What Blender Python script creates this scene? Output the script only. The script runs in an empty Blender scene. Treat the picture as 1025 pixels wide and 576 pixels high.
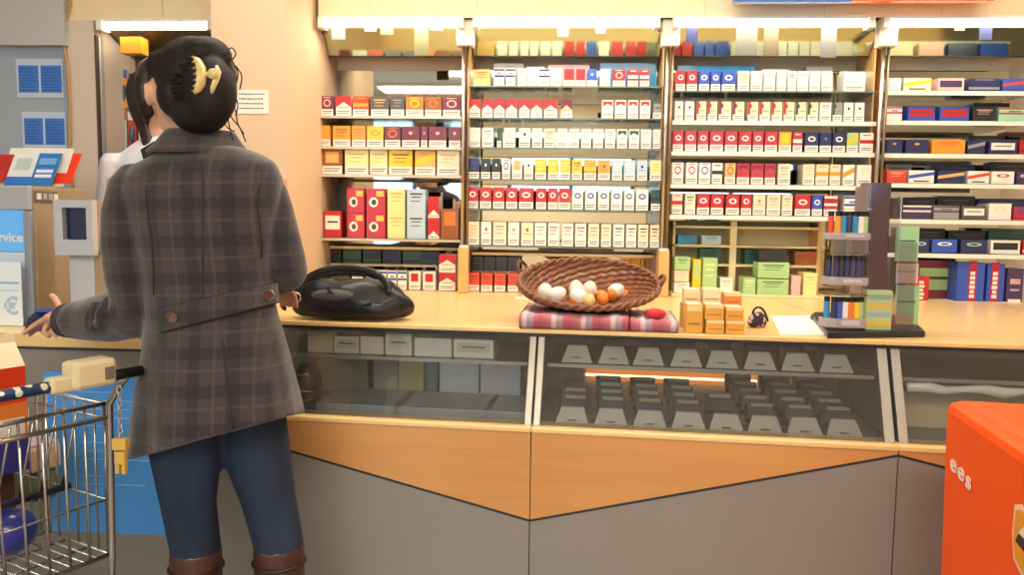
import bpy, math, random
from mathutils import Vector, Matrix
random.seed(7)
PI = math.pi
S = bpy.context.scene
COL = S.collection

# ------------------------------------------------------------------ camera
F = 800.0
CAMP = Vector((0, 0, 1.30))
ROT = Matrix.Rotation(math.radians(3.5), 3, 'Z') @ Matrix.Rotation(math.radians(90 - 5.2), 3, 'X') @ Matrix.Rotation(0.014, 3, 'Z')
cd = bpy.data.cameras.new('camera'); cam = bpy.data.objects.new('camera', cd); COL.objects.link(cam)
cd.sensor_width = 36; cd.lens = F / 1025 * 36; cd.clip_start = 0.02
cam.matrix_world = Matrix.Translation(CAMP) @ ROT.to_4x4()
S.camera = cam

def ray(px, py):
    return ROT @ Vector(((px - 512.5) / F, -(py - 288) / F, -1))
def atY(px, py, Y):
    d = ray(px, py); return CAMP + d * ((Y - CAMP.y) / d.y)
def atZ(px, py, z):
    d = ray(px, py); return CAMP + d * ((z - CAMP.z) / d.z)
def atX(px, py, X):
    d = ray(px, py); return CAMP + d * ((X - CAMP.x) / d.x)
def pix(p):
    q = ROT.transposed() @ (Vector(p) - CAMP)
    return (512.5 + F * q.x / -q.z, 288 - F * q.y / -q.z)

# ------------------------------------------------------------------ materials
def lin(h):
    h = h.lstrip('#'); o = []
    for i in (0, 2, 4):
        c = int(h[i:i+2], 16) / 255
        o.append(c / 12.92 if c <= .04045 else ((c + .055) / 1.055) ** 2.4)
    return (*o, 1)
_M = {}
def mat(hexc, rough=.5, metal=0, emit=0, noise=0, scale=20, alpha=None, spec=.5, coat=0, stretch=(1, 1, 1), trans=0, bump=0, dark=None):
    key = (hexc, rough, metal, emit, noise, scale, alpha, spec, coat, stretch, trans, bump, dark)
    if key in _M: return _M[key]
    m = bpy.data.materials.new('mat_' + hexc.strip('#')); m.use_nodes = True
    nt = m.node_tree; b = nt.nodes['Principled BSDF']
    c = lin(hexc)
    b.inputs['Base Color'].default_value = c
    b.inputs['Roughness'].default_value = rough; b.inputs['Metallic'].default_value = metal
    b.inputs['Specular IOR Level'].default_value = spec
    b.inputs['Coat Weight'].default_value = coat
    b.inputs['Transmission Weight'].default_value = trans
    if emit: b.inputs['Emission Color'].default_value = c; b.inputs['Emission Strength'].default_value = emit
    if noise or bump:
        tc = nt.nodes.new('ShaderNodeTexCoord'); mp = nt.nodes.new('ShaderNodeMapping'); mp.inputs['Scale'].default_value = stretch
        n = nt.nodes.new('ShaderNodeTexNoise'); n.inputs['Scale'].default_value = scale; n.inputs['Detail'].default_value = 4
        nt.links.new(tc.outputs['Object'], mp.inputs[0]); nt.links.new(mp.outputs[0], n.inputs['Vector'])
        if noise:
            r = nt.nodes.new('ShaderNodeValToRGB')
            r.color_ramp.elements[0].position = .3; r.color_ramp.elements[1].position = .7
            d = lin(dark) if dark else tuple(x * (1 - noise) for x in c[:3]) + (1,)
            r.color_ramp.elements[0].color = d; r.color_ramp.elements[1].color = c
            nt.links.new(n.outputs['Fac'], r.inputs['Fac']); nt.links.new(r.outputs[0], b.inputs['Base Color'])
        if bump:
            bp = nt.nodes.new('ShaderNodeBump'); bp.inputs['Strength'].default_value = bump; bp.inputs['Distance'].default_value = .004
            nt.links.new(n.outputs['Fac'], bp.inputs['Height']); nt.links.new(bp.outputs[0], b.inputs['Normal'])
    _M[key] = m; return m

def glass_mat(name, tint='#dfe9e4', refl=.08, rough=.02, body=.0):
    """thin pane: mostly clear, a fresnel-like mirror share"""
    m = bpy.data.materials.new(name); m.use_nodes = True; nt = m.node_tree; nt.nodes.clear()
    out = nt.nodes.new('ShaderNodeOutputMaterial'); tr = nt.nodes.new('ShaderNodeBsdfTransparent'); gl = nt.nodes.new('ShaderNodeBsdfGlossy')
    mx = nt.nodes.new('ShaderNodeMixShader'); lw = nt.nodes.new('ShaderNodeLayerWeight'); ma = nt.nodes.new('ShaderNodeMath')
    tr.inputs[0].default_value = lin(tint); gl.inputs['Roughness'].default_value = rough; lw.inputs['Blend'].default_value = .35
    ma.operation = 'ADD'; ma.inputs[1].default_value = refl; nt.links.new(lw.outputs['Fresnel'], ma.inputs[0]); 
    nt.links.new(ma.outputs[0], mx.inputs[0]); nt.links.new(tr.outputs[0], mx.inputs[1]); nt.links.new(gl.outputs[0], mx.inputs[2])
    if body:
        df = nt.nodes.new('ShaderNodeBsdfDiffuse'); df.inputs[0].default_value = lin('#9a9a92'); m2 = nt.nodes.new('ShaderNodeMixShader'); m2.inputs[0].default_value = body
        nt.links.new(mx.outputs[0], m2.inputs[1]); nt.links.new(df.outputs[0], m2.inputs[2]); nt.links.new(m2.outputs[0], out.inputs[0])
    else: nt.links.new(mx.outputs[0], out.inputs[0])
    return m

def wood(name, c1, c2, rough=.35, sx=1.2, axis=0, coat=.15):
    m = bpy.data.materials.new(name); m.use_nodes = True; nt = m.node_tree; b = nt.nodes['Principled BSDF']
    tc = nt.nodes.new('ShaderNodeTexCoord'); mp = nt.nodes.new('ShaderNodeMapping')
    sc = [28, 28, 28]; sc[axis] = sx; mp.inputs['Scale'].default_value = sc
    n = nt.nodes.new('ShaderNodeTexNoise'); n.inputs['Scale'].default_value = 1.6; n.inputs['Detail'].default_value = 6; n.inputs['Distortion'].default_value = .6
    n2 = nt.nodes.new('ShaderNodeTexNoise'); n2.inputs['Scale'].default_value = 1.3
    mx = nt.nodes.new('ShaderNodeMath'); mx.operation = 'MULTIPLY_ADD'; mx.inputs[1].default_value = .45
    r = nt.nodes.new('ShaderNodeValToRGB'); r.color_ramp.elements[0].position = .42; r.color_ramp.elements[1].position = .85
    r.color_ramp.elements[0].color = lin(c2); r.color_ramp.elements[1].color = lin(c1)
    nt.links.new(tc.outputs['Object'], mp.inputs[0]); nt.links.new(mp.outputs[0], n.inputs['Vector']); nt.links.new(tc.outputs['Object'], n2.inputs['Vector'])
    nt.links.new(n.outputs['Fac'], mx.inputs[0]); nt.links.new(n2.outputs['Fac'], mx.inputs[2])
    nt.links.new(mx.outputs[0], r.inputs[0]); nt.links.new(r.outputs[0], b.inputs['Base Color'])
    b.inputs['Roughness'].default_value = rough; b.inputs['Coat Weight'].default_value = coat
    return m

WOOD = wood('beech_laminate', '#d49c5e', '#c4884a')
WOODTOP = wood('beech_worktop', '#f0cf90', '#e8bf78', rough=.3)
WOODV = wood('beech_upright', '#e2b878', '#cf9a58', axis=2)
CREAM = mat('#ecd9ba', .7, noise=.05, scale=3)
GREYPANEL = mat('#8f8a83', .45, noise=.05, scale=2)
STEEL = mat('#b9b6b0', .3, metal=1)
ALU = mat('#aaa69c', .42, metal=.6)
CHROME = mat('#d8d8d8', .12, metal=1)
BLACK = mat('#15161a', .5)
DARK = mat('#2b2c30', .5)
WHITE = mat('#efece4', .5)
GREYPL = mat('#a9adb4', .45)
TANPL = mat('#a18c6e', .55)
MIRROR = mat('#c9cdc6', .02, metal=1)
MIRRORG = mat('#b9c0a4', .10, metal=1)
GLASS = glass_mat('clear_glass', '#eef4f0', .02)
GLASSCASE = glass_mat('case_glass', '#fbfcfb', .02, body=.04)
ACRYL = glass_mat('clear_acrylic', '#f4f4f8', .05, body=.05)

# ------------------------------------------------------------------ mesh builder
class MB:
    def __init__(s): s.v = []; s.f = []; s.mi = []; s.mats = []
    def _m(s, m):
        if m not in s.mats: s.mats.append(m)
        return s.mats.index(m)
    def add(s, vs, fs, m, X=None):
        b = len(s.v)
        s.v += [tuple(X @ Vector(v)) if X is not None else tuple(v) for v in vs]
        k = s._m(m)
        for f in fs: s.f.append([b + i for i in f]); s.mi.append(k)
        return s
    def box(s, a, b, m, X=None):
        x0, y0, z0 = a; x1, y1, z1 = b
        return s.add([(x0,y0,z0),(x1,y0,z0),(x1,y1,z0),(x0,y1,z0),(x0,y0,z1),(x1,y0,z1),(x1,y1,z1),(x0,y1,z1)],
              [(0,3,2,1),(4,5,6,7),(0,1,5,4),(1,2,6,5),(2,3,7,6),(3,0,4,7)], m, X)
    def cbox(s, c, d, m, X=None):
        return s.box([c[i]-d[i]/2 for i in range(3)], [c[i]+d[i]/2 for i in range(3)], m, X)
    def prism(s, pts, h0, h1, m, axis='z', X=None):
        n = len(pts)
        def P(p, h): return {'z': (p[0], p[1], h), 'y': (p[0], h, p[1]), 'x': (h, p[0], p[1])}[axis]
        vs = [P(p, h0) for p in pts] + [P(p, h1) for p in pts]
        fs = [tuple(range(n))[::-1], tuple(range(n, 2*n))] + [(i, (i+1) % n, n+(i+1) % n, n+i) for i in range(n)]
        return s.add(vs, fs, m, X)
    def face(s, pts, m, X=None): return s.add(pts, [tuple(range(len(pts)))], m, X)
    def loft(s, rings, m, caps=True, X=None, closed=True):
        n = len(rings[0]); vs = [p for r in rings for p in r]; fs = []
        for i in range(len(rings)-1):
            for j in range(n if closed else n-1):
                k = (j+1) % n; fs.append((i*n+j, i*n+k, (i+1)*n+k, (i+1)*n+j))
        if caps and closed: fs.append(tuple(range(n))[::-1]); fs.append(tuple((len(rings)-1)*n+j for j in range(n)))
        return s.add(vs, fs, m, X)
    def tube(s, path, r, m, seg=8, X=None, caps=True, flat=1.0):
        path = [Vector(p) for p in path]; n = len(path)
        rr = r if isinstance(r, (list, tuple)) else [r]*n
        rings = []; up = None
        for i, p in enumerate(path):
            t = (path[min(i+1, n-1)] - path[max(i-1, 0)]).normalized()
            if up is None:
                up = Vector((0, 0, 1)) if abs(t.z) < .9 else Vector((0, 1, 0))
            a = t.cross(up).normalized(); b = a.cross(t).normalized(); up = b
            rings.append([tuple(p + a*rr[i]*math.cos(2*PI*k/seg) + b*rr[i]*flat*math.sin(2*PI*k/seg)) for k in range(seg)])
        return s.loft(rings, m, caps, X)
    def ball(s, c, r, m, seg=14, X=None):
        rx, ry, rz = r if isinstance(r, (tuple, list)) else (r, r, r)
        rings = []
        for i in range(1, seg//2+1):
            a = PI*i/(seg//2+1)
            rings.append([(c[0]+rx*math.sin(a)*math.cos(2*PI*k/seg), c[1]+ry*math.sin(a)*math.sin(2*PI*k/seg), c[2]-rz*math.cos(a)) for k in range(seg)])
        return s.loft(rings, m, True, X)
    def lathe(s, prof, m, seg=20, X=None, sx=1, sy=1, caps=True):
        return s.loft([[(r*sx*math.cos(2*PI*k/seg), r*sy*math.sin(2*PI*k/seg), z) for k in range(seg)] for r, z in prof], m, caps, X)
    def build(s, name, parent=None, smooth=False, bev=0, loc=None, rz=0, sub=0, remesh=0, smoothit=0, solid=0):
        me = bpy.data.meshes.new(name); me.from_pydata(s.v, [], s.f)
        for m in s.mats: me.materials.append(m)
        for p, k in zip(me.polygons, s.mi): p.material_index = k; p.use_smooth = smooth
        me.update()
        o = bpy.data.objects.new(name, me); COL.objects.link(o)
        if parent: o.parent = parent
        if loc is not None: o.location = loc
        if rz: o.rotation_euler = (0, 0, rz)
        if solid: q = o.modifiers.new('solid', 'SOLIDIFY'); q.thickness = solid; q.offset = 0
        if bev: q = o.modifiers.new('bevel', 'BEVEL'); q.width = bev; q.segments = 2; q.limit_method = 'ANGLE'
        if remesh:
            q = o.modifiers.new('remesh', 'REMESH'); q.mode = 'VOXEL'; q.voxel_size = remesh; q.use_smooth_shade = True
            if smoothit: q = o.modifiers.new('smooth', 'SMOOTH'); q.iterations = smoothit; q.factor = .5
        if sub: q = o.modifiers.new('sub', 'SUBSURF'); q.levels = sub; q.render_levels = sub
        return o

def tag(o, label, cat, group=None, kind=None):
    o['label'] = label; o['category'] = cat
    if group: o['group'] = group
    if kind: o['kind'] = kind
    return o
def empty(name, loc=(0, 0, 0), rz=0):
    o = bpy.data.objects.new(name, None); COL.objects.link(o); o.location = loc; o.rotation_euler = (0, 0, rz); o.empty_display_size = .05
    return o
def struct(mb, name, **k):
    o = mb.build(name, **k); o['kind'] = 'structure'; return o
def text(s, size, loc, rot, m, parent=None, name='lettering', align='CENTER', ext=.0004):
    c = bpy.data.curves.new(name, 'FONT'); c.body = s; c.size = size; c.align_x = align; c.align_y = 'CENTER'; c.extrude = ext; c.offset = size*.02
    tmp = bpy.data.objects.new('tmp', c); COL.objects.link(tmp); dg = bpy.context.evaluated_depsgraph_get(); me = bpy.data.meshes.new_from_object(tmp.evaluated_get(dg)); bpy.data.objects.remove(tmp)
    me.materials.clear(); me.materials.append(m); o = bpy.data.objects.new(name, me); COL.objects.link(o); o.location = loc; o.rotation_euler = rot
    if parent: o.parent = parent
    return o

YS = 3.38          # front of the back shelving
YB = 3.64          # mirror behind it
ZC = 0.97          # worktop height

# ================================================================== THE ROOM
FLOORM = mat('#8d8478', .35, noise=.12, scale=4)
struct(MB().box((-3.2, -3.0, -.05), (3.2, 4.0, 0), FLOORM), 'floor')
struct(MB().box((-3.2, -3.0, 2.75), (3.2, 4.0, 2.82), mat('#e6e0d4', .8)), 'ceiling')
struct(MB().box((3.12, -3.0, 0), (3.2, 4.0, 2.75), CREAM), 'wall_right')
struct(MB().box((-3.2, -3.0, 0), (-3.12, 4.0, 2.75), mat('#cfcbc6', .7)), 'wall_left')
struct(MB().box((-3.12, 3.9, 0), (3.12, 4.0, 2.75), CREAM), 'wall_back')
# wall behind the viewer, with three shop windows
wf = MB(); WZ = 1.55; WT = 2.45
zs = (0.0, .75, 2.3, 2.75)
wf.box((-3.12, -3.0, 0), (3.12, -2.9, .5), CREAM); wf.box((-.7, -3.0, .5), (3.12, -2.9, WZ), CREAM); wf.box((-3.12, -3.0, WT), (3.12, -2.9, 2.75), CREAM)
for a, b in ((-3.12, -2.7), (-1.1, -.7), (.9, 1.3), (2.9, 3.12)): wf.box((a, -3.0, .5 if a < -.8 else WZ), (b, -2.9, WT), CREAM)
struct(wf, 'wall_front')
for i, (a, b) in enumerate(((-2.7, -1.1), (-.7, .9), (1.3, 2.9))):
    w = MB(); bl = mat('#33507a', .4); WZ = .5 if i == 0 else 1.55
    for q in (a, (a+b)/2-.02, b-.05): w.box((q, -2.97, WZ), (q+.05, -2.93, WT), bl)
    w.box((a, -2.97, WZ), (b, -2.93, WZ+.05), bl); w.box((a, -2.97, WT-.05), (b, -2.93, WT), bl)
    fr = struct(w, 'window_%d' % (i+1))
    MB().box((a+.04, -2.952, WZ+.04), (b-.04, -2.948, WT-.04), GLASS).build('window_pane', fr)

# fascia over the shelving, with board seams
pts = atY(215, 18, 3.3)
FZ = atY(620, 24.5, 3.285).z
XL = atY(319, 100, 3.3).x; XR = 2.6
fas = MB(); FASM = mat('#f1dcb4', .6)
seams = [XL] + [atY(x, 10, 3.30).x for x in (371, 478, 593, 706, 825, 943)] + [XR]
for a, b in zip(seams[:-1], seams[1:]): fas.box((a+.0015, 3.30, FZ+.03), (b-.0015, 3.9, 2.75), FASM)
fas.box((XL, 3.305, FZ+.03), (XR, 3.8, 2.75), CREAM)
struct(fas, 'trim_1')
# fascia over the mirror bay behind the clerk
xa = atY(66, 10, 3.3).x; xb = atY(213, 10, 3.3).x
FZE = atY(150, 27, 3.285).z
fe = MB(); xm = atY(163, 8, 3.3).x
fe.box((xa, 3.30, FZE+.03), (xm-.0015, 3.9, 2.75), FASM); fe.box((xm+.0015, 3.30, FZE+.03), (xb+.02, 3.9, 2.75), FASM); fe.box((xa, 3.305, FZE+.03), (xb, 3.8, 2.75), DARK)
struct(fe, 'trim_2')
# cream strip of wall between the notice wall and the mirror bay
xe = atY(96, 100, 3.3).x
struct(MB().box((xa, 3.30, 0), (xe, 3.9, FZE+.03), mat('#dccbb8', .7)), 'wall_column')
# notice wall + overhead panel
struct(MB().box((-3.12, 3.32, 0), (xa, 3.9, 2.75), mat('#a7b2bf', .6)), 'wall_notice')
zs0 = atY(30, 45, 3.27).z
struct(MB().box((-3.12, 3.27, zs0), (atY(64, 20, 3.27).x, 3.358, 2.75), mat('#c2c0be', .65)), 'trim_3')
# pillar
pX1 = atY(319.5, 150, 3.42).x
YP = 2.95
pX0 = atY(212, 60, YP).x
pX1 = atY(286, 60, YP).x
PIL = mat('#dcc0a0', .7, noise=.04, scale=3)
pil = struct(MB().box((pX0, YP, 0), (pX1, 3.9, 2.75), PIL), 'pillar')
print('pillar back edge', pix((pX1, 3.4, 1.5)))

# ------------------------------------------------------------------ lamps
LAMP = mat('#fff3dc', .5, emit=7.0)
def ceiling_lamp(x, y, lab, w=1.2, d=.3, e=9):
    t = empty('ceiling_light', (x, y, 2.75)); tag(t, lab, 'lamp', 'ceiling lights over the shop floor')
    MB().box((-w/2-.02, -d/2-.02, -.03), (w/2+.02, d/2+.02, -.001), WHITE).build('lamp_frame', t)
    MB().box((-w/2, -d/2, -.036), (w/2, d/2, -.031), mat('#fff0dc', .5, emit=e)).build('lamp_diffuser', t)
ceiling_lamp(-.2, 2.35, 'long white ceiling light above the display counter', 2.2, .25, 20)
ceiling_lamp(1.6, 2.3, 'short white ceiling light above the counter end by the orange bin', 1.0, .25, 16)
ceiling_lamp(0, -.8, 'white ceiling light out over the shop floor', 2.4, .5, 24)
ceiling_lamp(-.8, -2.0, 'added white ceiling light close to the shop windows, brightening the mirrored room', 2.6, .4, 22)  # added lamp, lightens the back of the room seen in the mirrors

def strip_light(x0, x1, y, z, lab):
    t = empty('strip_light', ((x0+x1)/2, y, z)); tag(t, lab, 'lamp', 'glowing strip lights over the shelf bays')
    h = (x1-x0)/2
    MB().box((-h, .0, .022), (h, .06, .034), WHITE).build('lamp_housing', t)
    MB().box((-h+.005, .004, -.0), (h-.005, .05, .021), mat('#fff2d8', .5, emit=22)).build('lamp_tube', t)
    for sx in (-1, 1): MB().box((sx*h-.012, -.004, -.012), (sx*h+.012, .06, .03), WHITE).build('end_bracket', t)

# ================================================================== PACKS
def P2(w, h, uv): return [(u*w, -.0006, v*h) for u, v in uv]
ELL = [(math.cos(2*PI*k/14), math.sin(2*PI*k/14)) for k in range(14)]
WARN = mat('#f3f0e6', .5)
INK = mat('#4b4744', .6)
_pk = {}
def pack_mesh(w, h, d, style, base, acc, warn=True):
    key = (round(w, 3), round(h, 3), round(d, 3), style, base, acc, warn)
    if key in _pk: return _pk[key]
    mb = MB(); g = .35
    B = mat(base, .38, coat=.2); A = mat(acc, .38)
    mb.box((-w/2, 0, 0), (w/2, d, h), B)
    def q(uv, m, k=1): mb.face([(u*w, -.0005*k, v*h) for u, v in uv], m)
    def R(u0, v0, u1, v1, m, k=1): q([(u0, v0), (u1, v0), (u1, v1), (u0, v1)], m, k)
    lo = .34 if warn else .02
    if style == 'roof':      # coloured top with a white gabled field rising into it
        q([(-.5, lo+.08), (0, lo+.36), (.5, lo+.08), (.5, 1), (-.5, 1)], A); R(-.32, lo+.06, .32, lo+.09, INK)
    elif style == 'notch':
        q([(-.4, .92), (-.4, .66), (0, .8), (.4, .66), (.4, .92)], A); R(-.25, .5, .25, .53, INK)
    elif style == 'oval':
        q([(.0+.3*x, .66+.14*y) for x, y in ELL], A); q([(.0+.17*x, .66+.07*y) for x, y in ELL], B, 2)
    elif style == 'ring':
        q([(.30*x, .64+.2*y) for x, y in ELL], A); q([(.2*x, .64+.13*y) for x, y in ELL], B, 2); R(-.3, .9, .3, .94, A)
    elif style == 'band':
        R(-.5, lo+.12, .5, lo+.30, A); R(-.3, .86, .3, .91, A)
    elif style == 'bands':
        R(-.5, .86, .5, .97, A); R(-.5, .5, .5, .62, A); R(-.2, .67, .2, .74, INK)
    elif style == 'side':
        R(-.5, lo, -.3, 1, A); q([(-.3+.16*x, .78+.12*y) for x, y in ELL], A, 1.5); R(-.1, .5, .35, .53, INK)
    elif style == 'square':
        R(-.32, .45, .32, .9, A)
    elif style == 'dot':
        q([(.12*x, .68+.08*y) for x, y in ELL], A); R(-.3, .5, .3, .52, INK)
    elif style == 'text':
        R(-.34, .78, .34, .84, A); R(-.26, .66, .26, .7, A); R(-.3, .5, .2, .53, A)
    elif style == 'label':
        R(-.42, .3, .42, .82, A); R(-.3, .55, .3, .62, INK, 2)
    elif style == 'portrait':
        R(.02, .68, .42, .9, mat('#f0c860', .4)); q([(-.12+.25*x, .45+.2*y) for x, y in ELL], A); q([(-.1+.13*x, .45+.12*y) for x, y in ELL], INK, 2)
    elif style == 'sash':
        q([(-.5, .35), (.5, .65), (.5, .9), (-.5, .6)], A); R(-.3, .1, .3, .2, INK)
    if warn:
        R(-.5, 0, .5, .33, WARN, 1.2); R(-.4, .2, .4, .235, INK, 2); R(-.4, .11, .3, .14, INK, 2)
    me = bpy.data.meshes.new('pack'); me.from_pydata(mb.v, [], mb.f)
    for m in mb.mats: me.materials.append(m)
    for p, k in zip(me.polygons, mb.mi): p.material_index = k
    _pk[key] = me; return me

CN = {'r': ('#c3262e', 'red'), 'm': ('#7c2a3c', 'maroon'), 'o': ('#ee7f28', 'orange'), 'y': ('#f6cc2a', 'yellow'), 'Y': ('#f3e7a0', 'pale yellow'),
      'w': ('#f4f0e6', 'white'), 'c': ('#efdfbf', 'cream'), 'k': ('#2a2a30', 'black'), 'g': ('#5b5750', 'charcoal'), 'n': ('#27305e', 'navy'),
      'b': ('#3656b8', 'blue'), 'l': ('#bcd5e6', 'light blue'), 'G': ('#1f5a4a', 'dark green'), 'v': ('#a9d190', 'light green'), 't': ('#e3b56a', 'tan'),
      'B': ('#9b5a2c', 'brown'), 'p': ('#e8b9b0', 'pink'), 'R': ('#d9482c', 'orange red'), 'e': ('#9a9a96', 'grey'), 'O': ('#f3a02c', 'amber'),
      'u': ('#4a3760', 'purple'), 'i': ('#a7dbbd', 'mint'), 's': ('#2f8fc6', 'sky blue')}
SN = {'roof': 'gabled {} top', 'notch': 'small {} notch', 'oval': '{} oval', 'ring': '{} ring', 'band': '{} band', 'bands': '{} bands', 'side': '{} side stripe',
      'square': '{} square', 'dot': '{} dot', 'text': '{} lettering', 'label': '{} label', 'portrait': '{} round picture', 'sash': '{} slanting sash', 'plain': ''}
ORD = ['first', 'second', 'third', 'fourth', 'fifth', 'sixth', 'seventh', 'eighth', 'ninth', 'tenth', 'eleventh', 'twelfth', 'thirteenth', 'fourteenth', 'fifteenth', 'sixteenth', 'seventeenth']

def put_pack(px0, px1, yb, h, style, base, acc, label, group, name='cigarette_pack', Y=YS+.012, d=.085, z=None, cat='pack', warn=True, rz=0):
    a = atY(px0+.4, yb, Y); b = atY(px1-.4, yb, Y)
    sc = (b.x-a.x)/(px1-px0-.8)
    me = pack_mesh(b.x-a.x, h*sc, d, style, CN[base][0], CN[acc][0], warn)
    o = bpy.data.objects.new(name, me); COL.objects.link(o)
    o.location = ((a.x+b.x)/2, Y, a.z if z is None else z); o.rotation_euler = (0, 0, rz)
    tag(o, label, cat, group); return o

SHELF = {}
BAYN = {'A': 'pillar bay', 'B': 'basket bay', 'C': 'middle bay', 'D': 'end bay'}
BAYX = {'A': (320.5, 463), 'B': (468, 663), 'C': (671, 876), 'D': (884, 1040)}
CARD = {'A': ['top', 'second', 'third', 'fourth', 'bottom'], 'B': ['top', 'second', 'third', 'fourth', 'fifth', 'sixth', 'bottom'],
        'C': ['top', 'second', 'third', 'fourth', 'fifth', 'bottom'], 'D': ['top', 'second', 'third', 'fourth', 'fifth', 'sixth', 'bottom']}
def zshelf(bay, y): x0, x1 = BAYX[bay]; return atY((x0+x1)/2, y, YS).z

def row(bay, k, y, h, items, name='cigarette_pack', cat='pack', d=.085, kind='pack', warn=True, z=None):
    zz = zshelf(bay, y) if z is None else z
    SHELF.setdefault(bay, []).append((k, zz))
    for i, it in enumerate(items):
        x0, x1, st, ba, ac = it[:5]; hh = it[5] if len(it) > 5 else h; wn = it[6] if len(it) > 6 else warn
        des = SN[st].format(CN[ac][1])
        lab = '%s %s%s, %s from the pillar, %s shelf, %s' % (CN[ba][1], kind, (' with ' + des) if des else '', ORD[i], CARD[bay][k], BAYN[bay])
        lab = lab.replace('with ' + CN[ac][1], 'with ' + CN[ac][1])
        put_pack(x0, x1, y, hh, st, ba, ac, lab, '%s goods on the %s shelf of the %s' % (kind, CARD[bay][k], BAYN[bay]), name, z=zz+.0008, cat=cat, d=d, warn=wn)

# --- bay A
row('A', 0, 116, 19, [(321,334,'ring','m','p'),(336,352,'roof','w','r'),(353,369,'band','R','O'),(371,389,'text','g','t'),(391,405,'text','g','e'),(406,424,'ring','o','y'),(425,442,'ring','B','o'),(443,461,'ring','m','p')], 'cigar_pack')
row('A', 1, 147, 20, [(321,331,'plain','O','o'),(333,351,'text','O','B'),(352,366,'text','O','o'),(367,384,'oval','y','O'),(385,401,'ring','m','o'),(402,420,'dot','m','p'),(421,428,'dot','m','p'),(429,447,'dot','m','p'),(449,461,'dot','m','p')], 'cigar_pack')
row('A', 2, 175, 24, [(322,343,'square','B','t'),(345,369,'text','Y','t'),(370,388,'text','Y','t'),(389,413,'text','y','B'),(415,436,'sash','t','y'),(437,460,'text','c','t')], 'tobacco_box', kind='box')
zA4 = zshelf('A', 239)
SHELF['A'].append((3, zA4))
for i, (x0, x1, st, ba, ac, hh, n) in enumerate([(324,342,'label','r','w',26,1),(347,365,'portrait','r','w',24.5,2),(366.5,386,'portrait','r','w',24.5,2),(387.5,405.5,'text','Y','t',24.5,2),(407,426,'text','l','n',24.5,2),(428,440,'roof','w','r',21,2),(441,459,'square','B','o',30,1)]):
    for q in range(n):
        lv = '' if n == 1 else (' upper of two' if q else ' lower of two')
        put_pack(x0, x1, 239, hh, st, ba, ac, '%s tobacco box,%s, %s stack from the pillar on the tin shelf' % (CN[ba][1], lv, ORD[i]), 'tobacco boxes stacked on the fourth shelf of the pillar bay', 'tobacco_box', z=zA4+.0008+q*(hh/236+.001), cat='box', warn=False, d=.07)
row('A', 4, 289, 18, [(324,336,'band','G','k'),(338,350,'band','k','G'),(352,364,'band','G','w'),(366,377,'band','w','n'),(378,387,'bands','w','b'),(388,397,'bands','w','b'),(398,407,'bands','w','b'),(409,421,'square','w','r'),(423,436,'square','w','r'),(439,456,'roof','w','r')], z=ZC+.002)
put_pack(439, 456, 289, 18, 'roof', 'w', 'r', 'white pack with gabled red top standing on another at the foot of pillar bay', 'pack goods on the bottom shelf of the pillar bay', z=ZC+.0035+18/236)
# --- bay B
row('B', 0, 86, 17, [(473,491,'text','t','B',16,False),(494,505,'bands','w','n'),(506,516,'bands','w','n'),(518,527,'notch','w','p'),(528,537,'notch','w','p'),(539,550,'bands','w','n'),(551,562,'text','w','e'),(564,575,'ring','r','m'),(576,586,'ring','r','m'),(587,598,'dot','b','l'),(600,611,'text','w','e'),(613,626,'ring','r','p'),(628,639,'band','r','w'),(640,650,'band','r','w')])
row('B', 1, 118, 18, [(469,481,'roof','w','r'),(482,493.5,'roof','w','r'),(494,505.5,'roof','w','r'),(506,518,'roof','w','r'),(519,530.5,'roof','w','r'),(531,543,'roof','w','r'),(544,558,'roof','w','r'),(561,573,'roof','c','m'),(602,614,'notch','w','r'),(615,627,'notch','w','r'),(628,639,'notch','w','r'),(640,651,'notch','w','r'),(653,662,'label','g','e')])
row('B', 2, 148, 19, [(469,481,'text','w','c'),(482,494,'text','w','e'),(497,502,'plain','G','G'),(504,516,'text','w','c'),(519,531,'dot','w','k'),(532,543,'text','w','c'),(544,556,'text','c','e'),(557,568,'text','w','c'),(569,580,'text','w','p'),(581,592,'text','w','p'),(593,604,'text','w','p'),(605,616,'text','w','e'),(617,628,'notch','w','G'),(629,640,'notch','w','G'),(641,652,'text','w','p'),(653,661,'text','w','p')])
row('B', 3, 180, 20, [(468,480,'text','n','b'),(481,491,'dot','k','w'),(492,501,'dot','k','w'),(502,511,'ring','w','b'),(512,523,'square','w','t'),(524,534,'dot','w','k'),(535,547,'text','y','Y'),(548,559,'text','y','Y'),(560,571,'text','y','Y'),(572,583,'text','y','B'),(584,597,'band','O','y'),(598,611,'dot','O','B'),(612,623,'text','l','w'),(624,636,'text','l','w'),(637,648,'dot','l','n'),(650,662,'text','Y','y')])
row('B', 4, 210, 21, [(467,479,'oval','r','w'),(480,492,'oval','r','w'),(493,505,'oval','r','w'),(506,518,'oval','r','w'),(519,534,'oval','r','w'),(536,547,'oval','r','w'),(548,558,'oval','r','w'),(559,571,'oval','r','w'),(572,584,'oval','w','b'),(585,597,'oval','w','b'),(598,610,'oval','w','b'),(611,623,'oval','w','b'),(624,635,'oval','w','b'),(636,649,'oval','w','b'),(651,661,'band','G','k')])
row('B', 5, 247, 23, [(468,480,'text','c','t'),(481,492,'dot','w','R'),(493,507,'text','c','e'),(508,520,'dot','w','e'),(521,534,'dot','c','R'),(534.5,547,'text','w','e'),(548,560,'text','w','r'),(562,574,'text','w','r'),(575,587,'text','w','r'),(588,600,'text','c','e'),(601,612,'text','c','e'),(613,625,'text','w','k'),(626,637,'text','w','k'),(638,649,'text','c','k'),(650,660,'text','c','k')])
row('B', 6, 293, 18, [(468,480,'text','R','m'),(481,493,'text','R','m'),(494.5,506,'text','R','m'),(508,519,'text','R','m')], z=ZC+.002)
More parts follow.
